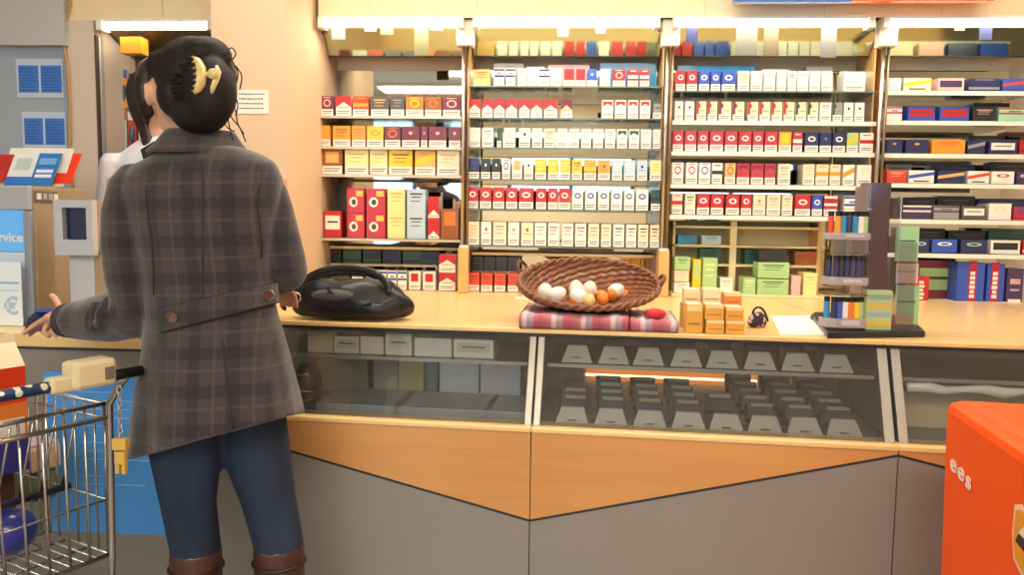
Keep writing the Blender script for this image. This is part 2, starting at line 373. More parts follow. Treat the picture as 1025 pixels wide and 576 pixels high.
# --- bay C
row('C', 0, 91, 20, [(676,686,'oval','r','w'),(687,698,'oval','r','w'),(699,710,'oval','b','w'),(711,721,'oval','b','w'),(722,736,'oval','b','w'),(738,750,'square','w','Y'),(751,763,'text','w','c'),(764,776,'text','w','e'),(777,787,'text','w','c'),(788,797,'text','w','r'),(798,809,'text','w','e'),(810,821,'text','w','c'),(822,833,'text','w','c'),(844,866,'text','w','c')])
row('C', 1, 121, 19, [(675,684,'dot','w','k'),(685,695,'dot','w','k'),(697,707,'side','c','r'),(708,718,'side','c','r'),(719,732,'side','c','m'),(733,745,'side','c','m'),(748,759,'side','c','r'),(760,771,'side','c','r'),(772,783,'side','c','r'),(784,795,'side','c','r'),(796,807,'side','c','G'),(808,819,'side','c','G'),(820,832,'text','w','e'),(833,843,'side','e','G'),(844,854,'dot','w','k'),(855,865,'dot','w','n')])
row('C', 2, 152, 20, [(673,684,'oval','r','w'),(685,697,'oval','r','w'),(698,709,'oval','r','w'),(710,724,'oval','r','w'),(725,738,'oval','r','w'),(739,752,'oval','r','w'),(753,764,'oval','r','w'),(765,778,'oval','r','w'),(779,792,'square','O','y'),(793,803,'band','r','w'),(805,819,'oval','n','w'),(820,832,'dot','n','s'),(833,846,'oval','n','w'),(847,859,'sash','v','y'),(860,874,'band','w','r')])
row('C', 3, 185, 21, [(672,684,'ring','w','r'),(686,698,'ring','w','r'),(699,711,'ring','w','b'),(712,723,'band','w','k'),(725,736,'ring','t','R'),(737,750,'notch','r','m'),(751,764,'notch','r','m'),(765,776,'notch','r','m'),(778,791,'text','c','e'),(803,815,'text','c','p'),(816,829,'band','c','O'),(830,841,'band','c','O'),(843,855,'sash','w','O'),(857,872,'text','w','c')])
row('C', 4, 216, 21, [(672,683,'band','c','r'),(685,696,'text','c','G'),(697,710,'oval','r','w'),(711,724,'oval','r','w'),(726,740,'oval','r','w'),(741,752,'oval','r','w'),(753,766,'dot','c','e'),(767,781,'text','c','e'),(782,793,'text','c','e'),(795,811,'oval','r','w'),(812,823,'oval','b','w'),(824,838,'bands','r','w'),(844,862,'bands','w','b')])
# --- bay D
dk = dict(name='tobacco_pouch', kind='pouch', warn=False, cat='tobacco', d=.10)
row('D', 0, 91, 13, [(887,902,'text','l','w'),(904,932,'sash','c','y'),(938,965,'label','p','u'),(969,1001,'band','n','e'),(1003,1032,'sash','b','R')], **dk)
row('D', 1, 121, 14, [(887,903,'bands','w','r'),(908,936,'label','b','r'),(940,970,'label','b','r'),(973,997,'text','k','p'),(999,1032,'bands','i','r')], **dk)
row('D', 2, 154, 14, [(887,903,'dot','n','O'),(906,929,'dot','n','O'),(932,966,'text','O','R'),(968,986,'sash','n','e'),(989,1018,'label','n','w'),(1020,1036,'band','r','m')], **dk)
row('D', 3, 184, 13, [(887,907,'text','R','p'),(909,935,'sash','w','b'),(938,965,'sash','n','t'),(968,990,'sash','w','R'),(992,1015,'oval','w','r'),(1017,1034,'oval','u','w')], **dk)
row('D', 4, 220, 14, [(903,932,'bands','u','w'),(934,960,'bands','e','u'),(962,987,'label','g','w'),(989,1012,'oval','w','c',17),(1014,1032,'bands','r','b')], **dk)
row('D', 5, 254, 14, [(914,930,'oval','n','l'),(932,958,'oval','b','w'),(961,988,'oval','n','v'),(991,1021,'label','w','k'),(1023,1036,'band','r','w')], **dk)
# pale cartons at the back of the two top shelves
for bay, yy, its in (('B', 86, ((494, 524, 'e', 27), (526, 545, 'w', 24), (548, 590, 'p', 26), (600, 657, 's', 28))), ('C', 91, ((677, 755, 's', 30), (762, 790, 'c', 27), (806, 832, 'e', 30)))):
    for j, (x0, x1, ba, hh) in enumerate(its):
        put_pack(x0, x1, yy, hh, 'plain', ba, ba, '%s carton at the back of the top shelf in the %s, %s along' % ('pale grey' if ba == 'e' else CN[ba][1], BAYN[bay], ORD[j]), 'cartons at the back of the top shelves', 'carton', Y=YS+.15, z=zshelf(bay, yy)+.0008, cat='box', warn=False, d=.07)
# darker stock standing behind the front rank of the end bay
for k, (yy, its) in enumerate(((121, ((973, 1010, 'k', 22),)), (154, ((968, 1020, 'k', 21), (1004, 1030, 'm', 25))), (184, ((885, 912, 'e', 20), (930, 975, 'n', 21), (990, 1030, 'k', 24))), (220, ((902, 935, 'k', 22), (937, 975, 'k', 24), (978, 1030, 'n', 22))), (254, ((915, 945, 'k', 24), (948, 985, 'k', 22), (988, 1030, 'G', 25))))):
    for j, (x0, x1, ba, hh) in enumerate(its):
        put_pack(x0, x1, yy, hh, 'text', ba, 'g', '%s bundle behind the pouches, %s shelf of the end bay, %s along' % (CN[ba][1], CARD['D'][k+1], ORD[j]), 'dark bundles behind the pouches', 'tobacco_bundle', Y=YS+.13, z=zshelf('D', yy)+.0008, cat='tobacco', warn=False, d=.06)
ZD = zshelf('D', 306)
SHELF['D'].append((6, ZD))
put_pack(915, 955, 306, 43, 'label', 'm', 'v', 'dark red frame box with light green front, foot of the end bay', 'large boxes at the foot of the end bay', 'display_box', Y=YS+.10, z=ZD+.001, cat='box', warn=False, d=.05)
for i, (x0, x1, ba, hh, w) in enumerate([(913, 929, 'r', 29, 'red'), (956, 984, 'b', 44, 'blue'), (986, 1004, 'b', 43, 'blue'), (1006, 1023, 'u', 39, 'purple')]):
    o = put_pack(x0, x1, 306, hh, 'plain', ba, ba, ['small red upright box standing before the green fronted box', 'wider blue carton with red stripe and upright white lettering', 'narrower blue carton with red stripe beside the purple box', 'purple upright box with pale labels at the foot of the end bay'][i],
                 'large boxes at the foot of the end bay', 'tobacco_carton', z=ZD+.001, cat='box', warn=False, d=.08, Y=YS+(.0 if i == 0 else .012))
    w_ = (x1-x0)/236; h_ = hh/236
    if i in (1, 2):
        cx = .01 if i == 1 else 0
        MB().box((cx-.02, -.0012, .004), (cx+.012, -.0002, h_-.004), mat('#b02848', .4)).build('stripe', o)
        b = MB()
        for k, ww in enumerate((.020, .016, .022, .018, .020, .018)): b.box((cx-.004-ww/2, -.002, .03+k*.019), (cx-.004+ww/2, -.0013, .044+k*.019), WHITE)
        b.build('lettering', o)
    if i == 0:
        b = MB()
        for k, ww in enumerate((.018, .024, .014, .024, .018)): b.box((-ww/2, -.002, .022+k*.016), (ww/2, -.0005, .033+k*.016), WHITE)
        b.build('lettering', o)
    if i == 3:
        MB().box((-.025, -.0015, .002), (.025, -.0003, .028), WARN).build('price_label', o)
        MB().box((-.02, -.0012, .09), (.02, -.0003, .112), mat('#e0a8b0')).build('pale_label', o); MB().box((-.018, -.0012, .062), (.018, -.0003, .07), mat('#b8b0d8')).build('pale_label', o)

# ================================================================== SHELVING BAYS
def tilt_mirror(parent, x0, x1, z0, z1, yf, yb, m, name='canopy_mirror'):
    # lower edge forward, upper edge back
    MB().add([(x0, yf, z0), (x1, yf, z0), (x1, yb, z1), (x0, yb, z1), (x0, yf+.006, z0), (x1, yf+.006, z0), (x1, yb+.006, z1), (x0, yb+.006, z1)],
             [(7,6,5,4),(0,4,5,1),(1,5,6,2),(2,6,7,3),(3,7,4,0)], CREAM).add([(x0, yf, z0), (x1, yf, z0), (x1, yb, z1), (x0, yb, z1)], [(0,1,2,3)], m).build(name, parent)
LABB = {'A': 'glass shelved tobacco wall unit next to the cream pillar', 'B': 'glass shelved cigarette wall unit behind the wicker basket',
        'C': 'glass shelved cigarette wall unit behind the lighter stand', 'D': 'glass shelved tobacco wall unit above the blue upright cartons'}
for bay, (a, b) in BAYX.items():
    X0 = atY(a, 150, YS).x; X1 = atY(b, 150, YS).x
    root = empty('shelving_unit', ((X0+X1)/2, YS, ZC)); tag(root, LABB[bay], 'shelving', 'wall units behind the counter')
    h = (X1-X0)/2; dz = -ZC; dY = YB-YS
    ztop = FZ - ZC
    zmb = atY((a+b)/2, 71, YB).z - ZC
    MB().box((-h, dY, .002), (h, dY+.006, zmb), MIRROR).build('mirror_back', root)
    MB().box((-h, dY-.002, zmb+.001), (h, dY+.006, ztop), mat('#efe2c6', .7)).build('pale_reflection_panel', root)  # cream panel added where the mirror would reflect the dark canopy cavity
    zm0 = atY((a+b)/2, 57, YS+.1).z - ZC
    tilt_mirror(root, -h+.012, h-.012, zm0, ztop+.026, .10, -.004, MIRRORG)
    MB().tube([(-h+.012, .098, zm0), (h-.012, .098, zm0)], .003, DARK, 6).build('mirror_edge', root)
    for k, z in SHELF[bay]:
        if abs(z-ZC) < .01: continue
        z -= ZC
        thick = .005
        g = MB().box((-h+.003, -.002, z-thick), (h-.003, dY-.002, z-.0005), mat('#b9cfc0', .1, trans=.75, spec=.5)).build('glass_shelf', root)
        if bay in 'CD' and k >= 1 or bay == 'D':
            MB().box((-h+.004, -.008, z-.019), (h-.004, -.0025, z-.002), mat('#efebe0', .35)).build('price_rail', g)
            tg = 7
        elif bay == 'A':
            MB().box((-h+.004, -.008, z-.012), (h-.004, -.0025, z-.001), mat('#cfc4b2', .3, metal=.3)).build('price_rail', g)
        else:
            MB().box((-h+.004, -.006, z-.007), (h-.004, -.0025, z-.001), mat('#6f7d70', .2)).build('price_rail', g)
    # end panels of timber
    ws = {'A': (0, 1), 'B': (1, 1), 'C': (1, 1), 'D': (1, 0)}[bay]
    for sx, on in zip((-1, 1), ws):
        if on: MB().box((sx*h-.0035, .05, .002), (sx*h+.0035, dY, ztop-.005), WOODV).build('side_panel', root)

# steel posts with timber feet between the bays
for i, (px, lab) in enumerate(((465.5, 'steel post with beech foot between the pillar bay and the basket bay'), (667, 'steel post with beech foot just behind the wicker basket rim'), (880, 'steel post behind the tall clear lighter stand'))):
    p = atY(px, 150, YS-.02); t = empty('shelf_post', (p.x, YS-.03, ZC)); tag(t, lab, 'post', 'steel posts between the wall units')
    H = FZ-ZC
    m = MB(); r = .0075
    m.tube([(-.008, 0, .19), (-.008, 0, H-.05)], r, STEEL, 10); m.build('upright_tube', t, smooth=True)
    MB().tube([(.012, 0, .19), (.012, 0, H-.05)], .006, mat('#8a7660', .3, metal=.8), 10).build('upright_tube', t, smooth=True)
    MB().box((-.022, -.03, .001), (.022, .025, .19), WOODV).build('timber_foot', t, bev=.004)
    MB().tube([(0, -.004, .19), (0, -.004, .2)], .021, WHITE, 16).build('foot_cap', t)
    MB().box((-.035, -.028, H-.075), (.035, .03, H+.03), mat('#f0e8da', .4)).build('head_bracket', t, bev=.004)

# strip lights above the bays
for (a, b, lab) in ((321, 461, 'glowing strip light over the pillar bay'), (476, 658, 'glowing strip light over the basket bay'), (677, 873, 'glowing strip light over the middle bay'), (888, 1040, 'glowing strip light over the end bay')):
    A = atY(a, 23, 3.285); B = atY(b, 23, 3.285)
    strip_light(A.x, B.x, 3.285, FZ, lab)
# ---- interior lower back shelves of bay C (empty carton shelf)
A = atY(674, 226, YS+.12); B = atY(822, 226, YS+.12)
t = empty('storage_rack', ((A.x+B.x)/2, YS+.12, ZC)); tag(t, 'low cream storage rack under the middle bay with an upright divider', 'rack')
hw = (B.x-A.x)/2; CR = mat('#e9d9a8', .5)
for k, yy in enumerate((227, 246, 265)):
    z = atY(750, yy, YS+.12).z - ZC
    MB().box((-hw, 0, z-.01), (hw, .12, z), CR).build('shelf_board', t)
xd = atY(734, 240, YS+.12).x - t.location.x
MB().box((xd-.014, -.004, .001), (xd+.014, .12, atY(750, 222, YS+.12).z-ZC), CR).build('divider', t)
MB().box((hw-.012, -.002, .001), (hw, .12, atY(750, 222, YS+.12).z-ZC), WOODV).build('divider', t)
MB().box((-hw, .1205, 0), (hw, .126, atY(750, 222, YS+.12).z-ZC), mat('#c9b888', .6)).build('back_panel', t)
MB().box((-hw, 0, .001), (-hw+.01, .12, atY(750, 222, YS+.12).z-ZC), CR).build('divider', t)
# ---- low shelf of bay B and A
for bay, yy in (('B', 272), ('B', 253), ('A', 249)):
    X0 = atY(BAYX[bay][0], 150, YS).x+.01; X1 = atY(BAYX[bay][1], 150, YS).x-.01
    z = atY(500, yy, YS+.1).z
    o = MB().box((X0, YS+.10, z-.012), (X1, YB-.003, z), CR).build('shelf_board')
    tag(o, {272: 'lower cream board at the foot of the basket bay', 253: 'upper cream board under the sixth shelf of the basket bay', 249: 'cream board above the bottom packs of the pillar bay'}[yy], 'shelf')
zl = atY(500, 272, YS+.1).z
for i, px in enumerate((478, 490, 502, 514)):
    a = atY(px-5.5, 270, YS+.11); b = atY(px+5.5, 270, YS+.11)
    o = bpy.data.objects.new('tobacco_tin', pack_mesh(b.x-a.x, .062, .08, 'dot', CN['k'][0], CN['n'][0], False)); COL.objects.link(o); o.location = ((a.x+b.x)/2, YS+.11, zl+.001)
    tag(o, 'dark tin on the low board of the basket bay, %s from the pillar' % ORD[i], 'tin', 'dark tins on the low board')
for i, px in enumerate((332, 352, 372, 392, 412, 430)):
    a = atY(px-9, 250, YS+.12); b = atY(px+9, 250, YS+.12)
    o = bpy.data.objects.new('tobacco_pouch', pack_mesh(b.x-a.x, .06, .06, 'band', CN[('k', 'G', 'k', 'n', 'G', 'n')[i]][0], CN[('n','k','G','k','k','G')[i]][0], False)); COL.objects.link(o)
    o.location = ((a.x+b.x)/2, YS+.125, ZC+.105)
    tag(o, 'dark pouch lying on the bar above the black bag, %s from the pillar' % ORD[i], 'tobacco', 'dark pouches above the bag')
o = MB().box((atY(324, 270, YS+.11).x, YS+.115, ZC+.094), (atY(437, 270, YS+.11).x, YB-.004, ZC+.104), CR).build('shelf_board')
tag(o, 'narrow cream bar holding dark pouches behind the black handbag', 'shelf')
# base board of bays C / D
for (a, b, yy, lab) in ((672, 874, 305, 'cream base board at the foot of the middle bay'), (884, 1040, 307, 'cream base board at the foot of the end bay')):
    X0 = atY(a, yy, YS-.02).x; X1 = atY(b, yy, YS-.02).x
    zt = (ZD if a > 800 else ZC+.012)
    o = MB().box((X0, YS-.02, ZC+.0005), (X1, YB-.002 if a > 800 else YS+.118, zt), mat('#ecd9b0', .5)).build('base_board', bev=.002); tag(o, lab, 'shelf')
# goods on the base board of bay C
zb = ZC+.0125
for (x0, x1, h, st, ba, ac, lab, Yo, zz) in (
    (674, 690, 11, 'text', 'w', 'e', 'lowest white carton of the small pile behind the amber packs', 0, 0), (674, 689, 11, 'text', 'c', 'p', 'cream carton second in the small pile behind the amber packs', 0, 11.5),
    (674, 690, 13, 'text', 'v', 'G', 'light green carton topping the small pile behind the amber packs', 0, 23), (692, 701, 34, 'square', 'y', 'v', 'narrow yellow carton beside the light green carton', .01, 0),
    (702, 717, 36, 'text', 'v', 'Y', 'tall pale green carton behind the amber packs', .0, 0), (720, 733, 16, 'text', 'w', 'e', 'small white carton beside the tall pale green carton', 0, 0),
    (743, 756, 17, 'text', 'v', 'w', 'small light green carton beside the big green stack', 0, 0),
    (757, 789, 16, 'text', 'v', 'G', 'lower light green carton of the big green stack', 0, 0), (757, 789, 16, 'text', 'v', 'G', 'upper light green carton of the big green stack', 0, 16.5),
    (791, 801, 20, 'plain', 'p', 'c', 'pale brown carton beside the big green stack', 0, 0), (803, 817, 23, 'text', 'Y', 'v', 'pale yellow carton beside the lighter stand', 0, 0)):
    put_pack(x0, x1, 303, h, st, ba, ac, lab, 'cartons on the base board of the middle bay', 'carton', Y=YS+Yo, z=zb+zz/236, cat='box', warn=False, d=.09)
for (x0, x1, yy, hh, ba, lab) in ((757, 789, 270, 11, 'k', 'dark carton lying on the green stack'), ):
    put_pack(x0+2, x1-2, yy, hh, 'plain', ba, ba, lab, 'cartons on the base board of the middle bay', 'carton', Y=YS+.01, z=zb+33.2/236, cat='box', warn=False, d=.07)
for k, (x0, x1, yy, hh, ba, ac, lab) in enumerate(((700, 722, 264, 20, 'G', 'k', 'dark green carton on the middle board of the storage rack'), (745, 768, 264, 24, 'G', 'n', 'tall dark green carton on the storage rack board'), (795, 820, 264, 14, 'B', 'R', 'brown carton on the storage rack board'),
                                        (678, 697, 245, 9, 's', 'G', 'flat blue green carton on the upper rack board'), (702, 722, 245, 9, 'l', 'n', 'flat grey blue carton on the upper rack board'))):
    zz = atY(750, 265 if yy == 264 else 246, YS+.12).z
    put_pack(x0, x1, yy, min(hh, 15), 'text', ba, ac, lab, 'cartons on the storage rack', 'carton', Y=YS+.125, z=zz+.001, cat='box', warn=False, d=.08)

# things tucked in the mirrored canopies: price slips hanging from the light rail
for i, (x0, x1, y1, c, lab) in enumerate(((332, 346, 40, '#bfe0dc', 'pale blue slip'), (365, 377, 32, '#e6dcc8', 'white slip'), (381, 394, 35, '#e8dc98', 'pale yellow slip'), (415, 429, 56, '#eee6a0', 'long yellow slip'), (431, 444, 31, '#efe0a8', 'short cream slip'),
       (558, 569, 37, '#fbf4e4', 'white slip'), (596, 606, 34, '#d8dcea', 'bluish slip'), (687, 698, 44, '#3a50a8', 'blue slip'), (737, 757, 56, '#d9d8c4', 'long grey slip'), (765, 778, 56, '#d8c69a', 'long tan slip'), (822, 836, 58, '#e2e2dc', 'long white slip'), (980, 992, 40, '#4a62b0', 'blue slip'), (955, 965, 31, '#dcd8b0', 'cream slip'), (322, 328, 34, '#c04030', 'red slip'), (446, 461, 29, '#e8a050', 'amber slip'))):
    a = atY(x0, 25, YS-.035); b = atY(x1, y1, YS-.035)
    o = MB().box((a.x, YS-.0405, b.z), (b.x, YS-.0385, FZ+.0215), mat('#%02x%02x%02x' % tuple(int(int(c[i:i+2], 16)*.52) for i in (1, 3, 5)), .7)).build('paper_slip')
    for k in range(int((y1-25)//7)): pass
    bay = 'pillar bay' if x0 < 463 else 'basket bay' if x0 < 663 else 'middle bay' if x0 < 876 else 'end bay'
    tag(o, lab + ' hanging under the light rail of the %s' % bay + (' near its %s' % ('steel post' if x0 > 420 else 'middle') if lab == 'white slip' else ''), 'paper slip', 'slips hanging from the light rails')

# hanging sign strips on the fascia
a = atY(735, 2, 3.2); b = atY(852, 2, 3.2); c = atY(995, 3, 3.2)
t = empty('hanging_sign', (b.x, 3.2, a.z)); tag(t, 'blue and orange sign board over the shelving, just entering the picture', 'sign')
MB().box((a.x-b.x, 0, 0), (0, .03, .3), mat('#3d63a8', .5)).build('blue_panel', t); MB().box((.001, 0, .002), (c.x-b.x, .03, .3), mat('#c9622c', .5)).build('orange_panel', t)

# ================================================================== MIRROR BAY BEHIND THE CLERK
X0 = xe+.001; X1 = pX0+.06
t = empty('wall_display', ((X0+X1)/2, 3.32, .9)); tag(t, 'wall display with tilted mirror top and hanging blister packs behind the clerk', 'shelving')
h = (X1-X0)/2; H = FZE-.9
MB().box((-h, .30, 0), (h, .31, H), mat('#4a4038', .5)).build('back_panel', t)
MB().box((-h, -.02, 0), (-h+.008, -.001, H-.03), mat('#5b4a3c', .4)).build('side_frame', t)
# grey glass side return
gx = atY(116, 100, 3.56).x - t.location.x
MB().add([(-h+.013, -.01, 0), (gx, .26, 0), (gx, .26, H-.13), (-h+.013, -.01, H-.02), (-h+.013, .0, 0), (gx, .27, 0), (gx, .27, H-.13), (-h+.013, .0, H-.02)], [(0,1,2,3),(7,6,5,4),(0,4,5,1),(1,5,6,2),(2,6,7,3),(3,7,4,0)], mat('#b2b2b0', .35)).build('side_return', t)
zm0 = atY(150, 46, 3.4).z-.9
tilt_mirror(t, -h+.02, h, zm0, H+.026, .22, .0, mat('#8a7a52', .15, metal=.8), 'canopy_panel')
MB().box((-h+.02, .25, H-.34), (-h+.06, .295, H-.20), mat('#e8a030', .4)).build('amber_trim', t); MB().box((-h+.10, -.0, H-.10), (-h+.19, .06, H-.032), mat('#e8a030', .4)).build('amber_trim', t)
strip_light(atY(99, 22, 3.285).x, atY(210, 22, 3.285).x, 3.285, FZE, 'glowing strip light above the clerk')
for (x0, x1, y0, y1, c1, c2, lab) in ((118, 128, 70, 108, '#e8a030', '#3b62b0', 'amber and blue blister pack hanging highest behind the clerk'), (129, 137, 74, 106, '#dfe4ea', '#2f5cae', 'white and blue blister pack beside the amber one'), (115, 127, 112, 150, '#d8dde6', '#c83c28', 'white blister pack with red header over the clerk shoulder'), (128, 137, 112, 150, '#c9442c', '#e8e0da', 'red blister pack over the clerk shoulder'), (138, 150, 112, 150, '#e6e6ea', '#c83c28', 'second white blister pack with red header near the clerk hair')):
    a = atY(x0, y0, 3.52); b = atY(x1, y1, 3.52)
    o = empty('blister_pack', ((a.x+b.x)/2, 3.52, b.z)); tag(o, lab, 'packet', 'blister packs hanging behind the clerk')
    w = b.x-a.x; hh = a.z-b.z
    MB().box((-w/2, 0, 0), (w/2, .004, hh), mat(c1, .4)).build('card', o); MB().box((-w/2, -.002, hh*.78), (w/2, -.0002, hh), mat(c2, .4)).build('header', o)
    MB().ball((0, -.002, hh*.4), (w*.33, .012, hh*.25), mat('#4a5c80', .2)).build('blister', o, smooth=True)
    MB().tube([(0, .0, hh*.9), (0, .135, hh*.9)], .0025, STEEL, 6).build('hook', o)

# notices on the wall
for i, (x0, y0, x1, y1) in enumerate(((16, 59, 64, 98), (22, 112, 68, 150))):
    a = atY(x0, y0, 3.318); b = atY(min(x1, 67), y1, 3.318); xr = min(b.x, xa-.005)
    t = empty('notice_sheet', (a.x, 3.3155, b.z)); tag(t, ['upper blue and white notice sheet on the grey wall', 'lower blue and white notice sheet on the grey wall, above the leaflets'][i], 'notice', 'notice sheets on the grey wall')
    w = xr-a.x; hh = a.z-b.z
    MB().box((0, 0, 0), (w, .0042, hh), mat('#c9d6ea', .4)).build('sheet', t)
    for s0, s1 in ((.05, .48), (.53, .97)):
        m = MB().box((w*s0, -.0012, hh*.13), (w*s1, -.0003, hh*.83), mat('#3f7fd6', .4))
        for k in range(8): m.box((w*(s0+.03), -.002, hh*(.18+k*.078)), (w*(s1-.04-.05*(k % 3)), -.0013, hh*(.18+k*.078)+.0035), mat('#2a55a0', .5))
        m.build('blue_table', t)
# cable down the column
o = MB().tube([atY(70, -20, 3.29), atY(70, 5, 3.29), atY(65, 25, 3.29), atY(64, 45, 3.29), atY(68, 70, 3.29), atY(70, 110, 3.29), atY(70, 150, 3.29), atY(73, 190, 3.29), atY(73, 250, 3.29)], .006, mat('#b98f58', .5), 8).build('cable', smooth=True)
tag(o, 'tan cable running down the cream column beside the notices', 'cable')
# sign on the pillar
a = atY(236, 90, YP-.002); b = atY(269, 114, YP-.002)
t = empty('paper_sign', (a.x, YP-.003, b.z)); tag(t, 'small white printed sign taped on the pillar beside the woman', 'sign')
m = MB().box((0, 0, 0), (b.x-a.x, .002, a.z-b.z), mat('#f2ebe0', .6)); w = b.x-a.x; hh = a.z-b.z; m.build('sheet', t)
m = MB()
for k in range(4):
    x = w*.1
    while x < w*.86:
        l = random.uniform(.004, .012); m.box((x, -.001, hh*(.2+.2*k)), (min(x+l, w*.9), -.0002, hh*(.2+.2*k)+.004), INK); x += l+.003
m.build('print', t)

# ================================================================== DISPLAY COUNTER
O0 = atZ(285, 320, ZC); O1 = atZ(890, 340, ZC)
dirv = (O1-O0); CL = dirv.length; cang = math.atan2(dirv.y, dirv.x)
print('counter', O0, O1, math.degrees(cang))
U = dirv.normalized(); V = Vector((-U.y, U.x, 0))
CM = Matrix.Translation((O0.x, O0.y, 0)) @ Matrix.Rotation(cang, 4, 'Z'); CMI = CM.inverted()
def cl(px, py, v=0):   # pixel -> counter-local point on the plane y=v
    p0 = CMI @ CAMP; d = (CMI.to_3x3() @ ray(px, py)); return p0 + d*((v-p0.y)/d.y)
def cz(px, py, z):     # pixel -> counter-local point on height z
    return CMI @ atZ(px, py, z)
VB = -.12              # glass foot / ledge comes forward
zl_ = cl(540, 426, VB).z
ZL = round(zl_, 3)
print('ledge z', ZL)
uS = cl(531, 470, VB-.02).x          # seam between the two units
uE = cl(899, 462, VB-.02).x          # seam at the end
uF = uE+1.1
uA = cl(262, 440, VB).x-.25
CASEFLOOR = mat('#7c7f80', .4)
def case_unit(u0, u1, lab, zig, posts):
    t = empty('display_counter', CM @ Vector((u0, 0, 0)), cang); tag(t, lab, 'counter', 'glass fronted display counters')
    L = u1-u0; g = .0015
    # lower grey front and upper beech triangle, as a zigzag
    v0 = VB-.02
    zg = zig
    MB().prism([(g, .02), (L-g, .02), (L-g, zg[1]), (g, zg[0])], v0, v0+.02, GREYPANEL, 'y').build('grey_front', t)
    zt = ZL-.0165
    q = MB().prism([(g, zg[0]+.004), (L-g, zg[1]+.004), (L-g, zt), (g, zt)], v0, v0+.02, WOOD, 'y').build('beech_front', t)
    MB().prism([(g, zg[0]-.002), (L-g, zg[1]-.002), (L-g, zg[1]+.005), (g, zg[0]+.005)], v0-.0012, v0+.012, DARK, 'y').build('inlay_line', t)
    MB().box((0, VB-.028, ZL-.016), (L, VB+.05, ZL), WOODTOP).build('beech_ledge', t, bev=.004)
    MB().box((0, v0+.021, .02), (L, .50, ZL-.08), mat('#6d6862', .6)).build('carcass', t)
    MB().box((.002, VB+.051, ZL-.03), (L-.002, .50, ZL-.012), CASEFLOOR).build('case_floor', t)
    MB().box((.002, .43, ZL-.011), (L-.002, .445, ZC-.032), mat('#b7a78c', .5)).build('case_back', t)
    # sloping front glass
    p0, p1 = (VB-.0, ZL+.001), (-.004, ZC-.022)
    MB().add([(0.004, p0[0], p0[1]), (L-.004, p0[0], p0[1]), (L-.004, p1[0], p1[1]), (.004, p1[0], p1[1])], [(0, 1, 2, 3)], GLASSCASE).build('front_glass', t, solid=.003)
    MB().box((0, -.008, ZC-.024), (L, .012, ZC-.0150), mat('#2c2e33', .4, metal=.3)).build('top_rail', t)
    for (u, w, full) in posts:
        dx = 0
        MB().add([(u, VB-.004, ZL), (u+w, VB-.004, ZL), (u+w, VB+.012, ZL), (u, VB+.012, ZL), (u, -.012, ZC-.024), (u+w, -.012, ZC-.024), (u+w, .004, ZC-.024), (u, .004, ZC-.024)],
             [(0,3,2,1),(4,5,6,7),(0,1,5,4),(1,2,6,5),(2,3,7,6),(3,0,4,7)], ALU).build('glass_post', t, bev=.002)
        if full:
            s = u if u < L/2 else u+w-.006
            MB().prism([(VB+.012, ZL), (.42, ZL), (.42, ZC-.026), (.0, ZC-.026)], s, s+.006, mat('#7f8488', .3, metal=.3), 'x').build('case_side', t)
    zs = ZL + .154
    vs = VB + .12*(.154)/(ZC-ZL) + .05
    MB().box((.03, vs, zs-.006), (L-.03, .40, zs), glass_mat('shelf_glass%d' % int(L*100), '#dfe6e2', .08, body=.08)).build('glass_shelf', t)
    MB().box((.03, vs-.004, zs-.008), (L-.03, vs-.0005, zs+.002), mat('#a8a8a0', .3, metal=.4)).build('shelf_edge', t)
    return t, zs, vs
zz0 = cl(285, 448, VB-.02).z; zz1 = cl(531, 522, VB-.02).z; zz2 = cl(899, 457, VB-.02).z; zz3 = cl(945, 469, VB-.02).z
k3 = (zz3-zz2)/(cl(945, 469, VB-.02).x-uE)
k1 = (zz1-zz0)/(uS-cl(285, 448, VB-.02).x)
zA_ = zz1 - k1*(uS-uA)
t1, zs1, vs1 = case_unit(uA, uS, 'glass display counter section under the black handbag with pale boxes inside', (min(zA_, ZL-.03), zz1), [(uS-uA-.022, .020, True)])
t2, zs2, vs2 = case_unit(uS, uE, 'glass display counter section under the basket with grey wedge holders inside', (zz1, zz2), [(.003, .020, False), (uE-uS-.030, .026, True)])
t3, zs3, vs3 = case_unit(uE, uF, 'glass display counter section partly hidden by the orange bin', (zz2, zz2+k3*(uF-uE)), [(.006, .024, True)])

# worktops (polygons in the world plane)
def Wc(u, v): p = CM @ Vector((u, v, 0)); return (p.x, p.y)
ub = cz(884, 340, ZC).x
fr = -.02
pA = Wc(uA, fr); pB = Wc(ub-.001, fr)
x_cut = pX1+.004
# split line between worktops runs straight back
sB = atZ(879, 341, ZC)
bx = Wc(ub, fr)[0]
YW = YB+.002
w1 = MB().prism([pA, pB, (bx-.03, YW), (x_cut, YW), (x_cut, YP-.012), (pA[0]+.02, YP-.012)], ZC-.014, ZC, WOODTOP).build('worktop', bev=.003)
tag(w1, 'long beech worktop carrying the bag, basket and amber packs', 'worktop')
w2 = MB().prism([Wc(ub+.001, fr), Wc(uF, fr), (Wc(uF, fr)[0], YW), (bx-.028, YW)], ZC-.014, ZC, WOODTOP).build('worktop', bev=.003)
tag(w2, 'short beech worktop at the orange bin end', 'worktop')
# hidden support behind the case: rear cabinet under the deep worktop
q = MB().prism([Wc(uA+.3, .52), Wc(uF-.02, .52), (Wc(uF-.02, .52)[0], YW-.02), (x_cut+.01, YW-.02), (x_cut+.01, YP+.02)], .0, ZC-.015, mat('#b7a78c', .5)).build('rear_cabinet')
tag(q, 'beech coloured base cabinet behind the glass counter carrying the wall units', 'cabinet')

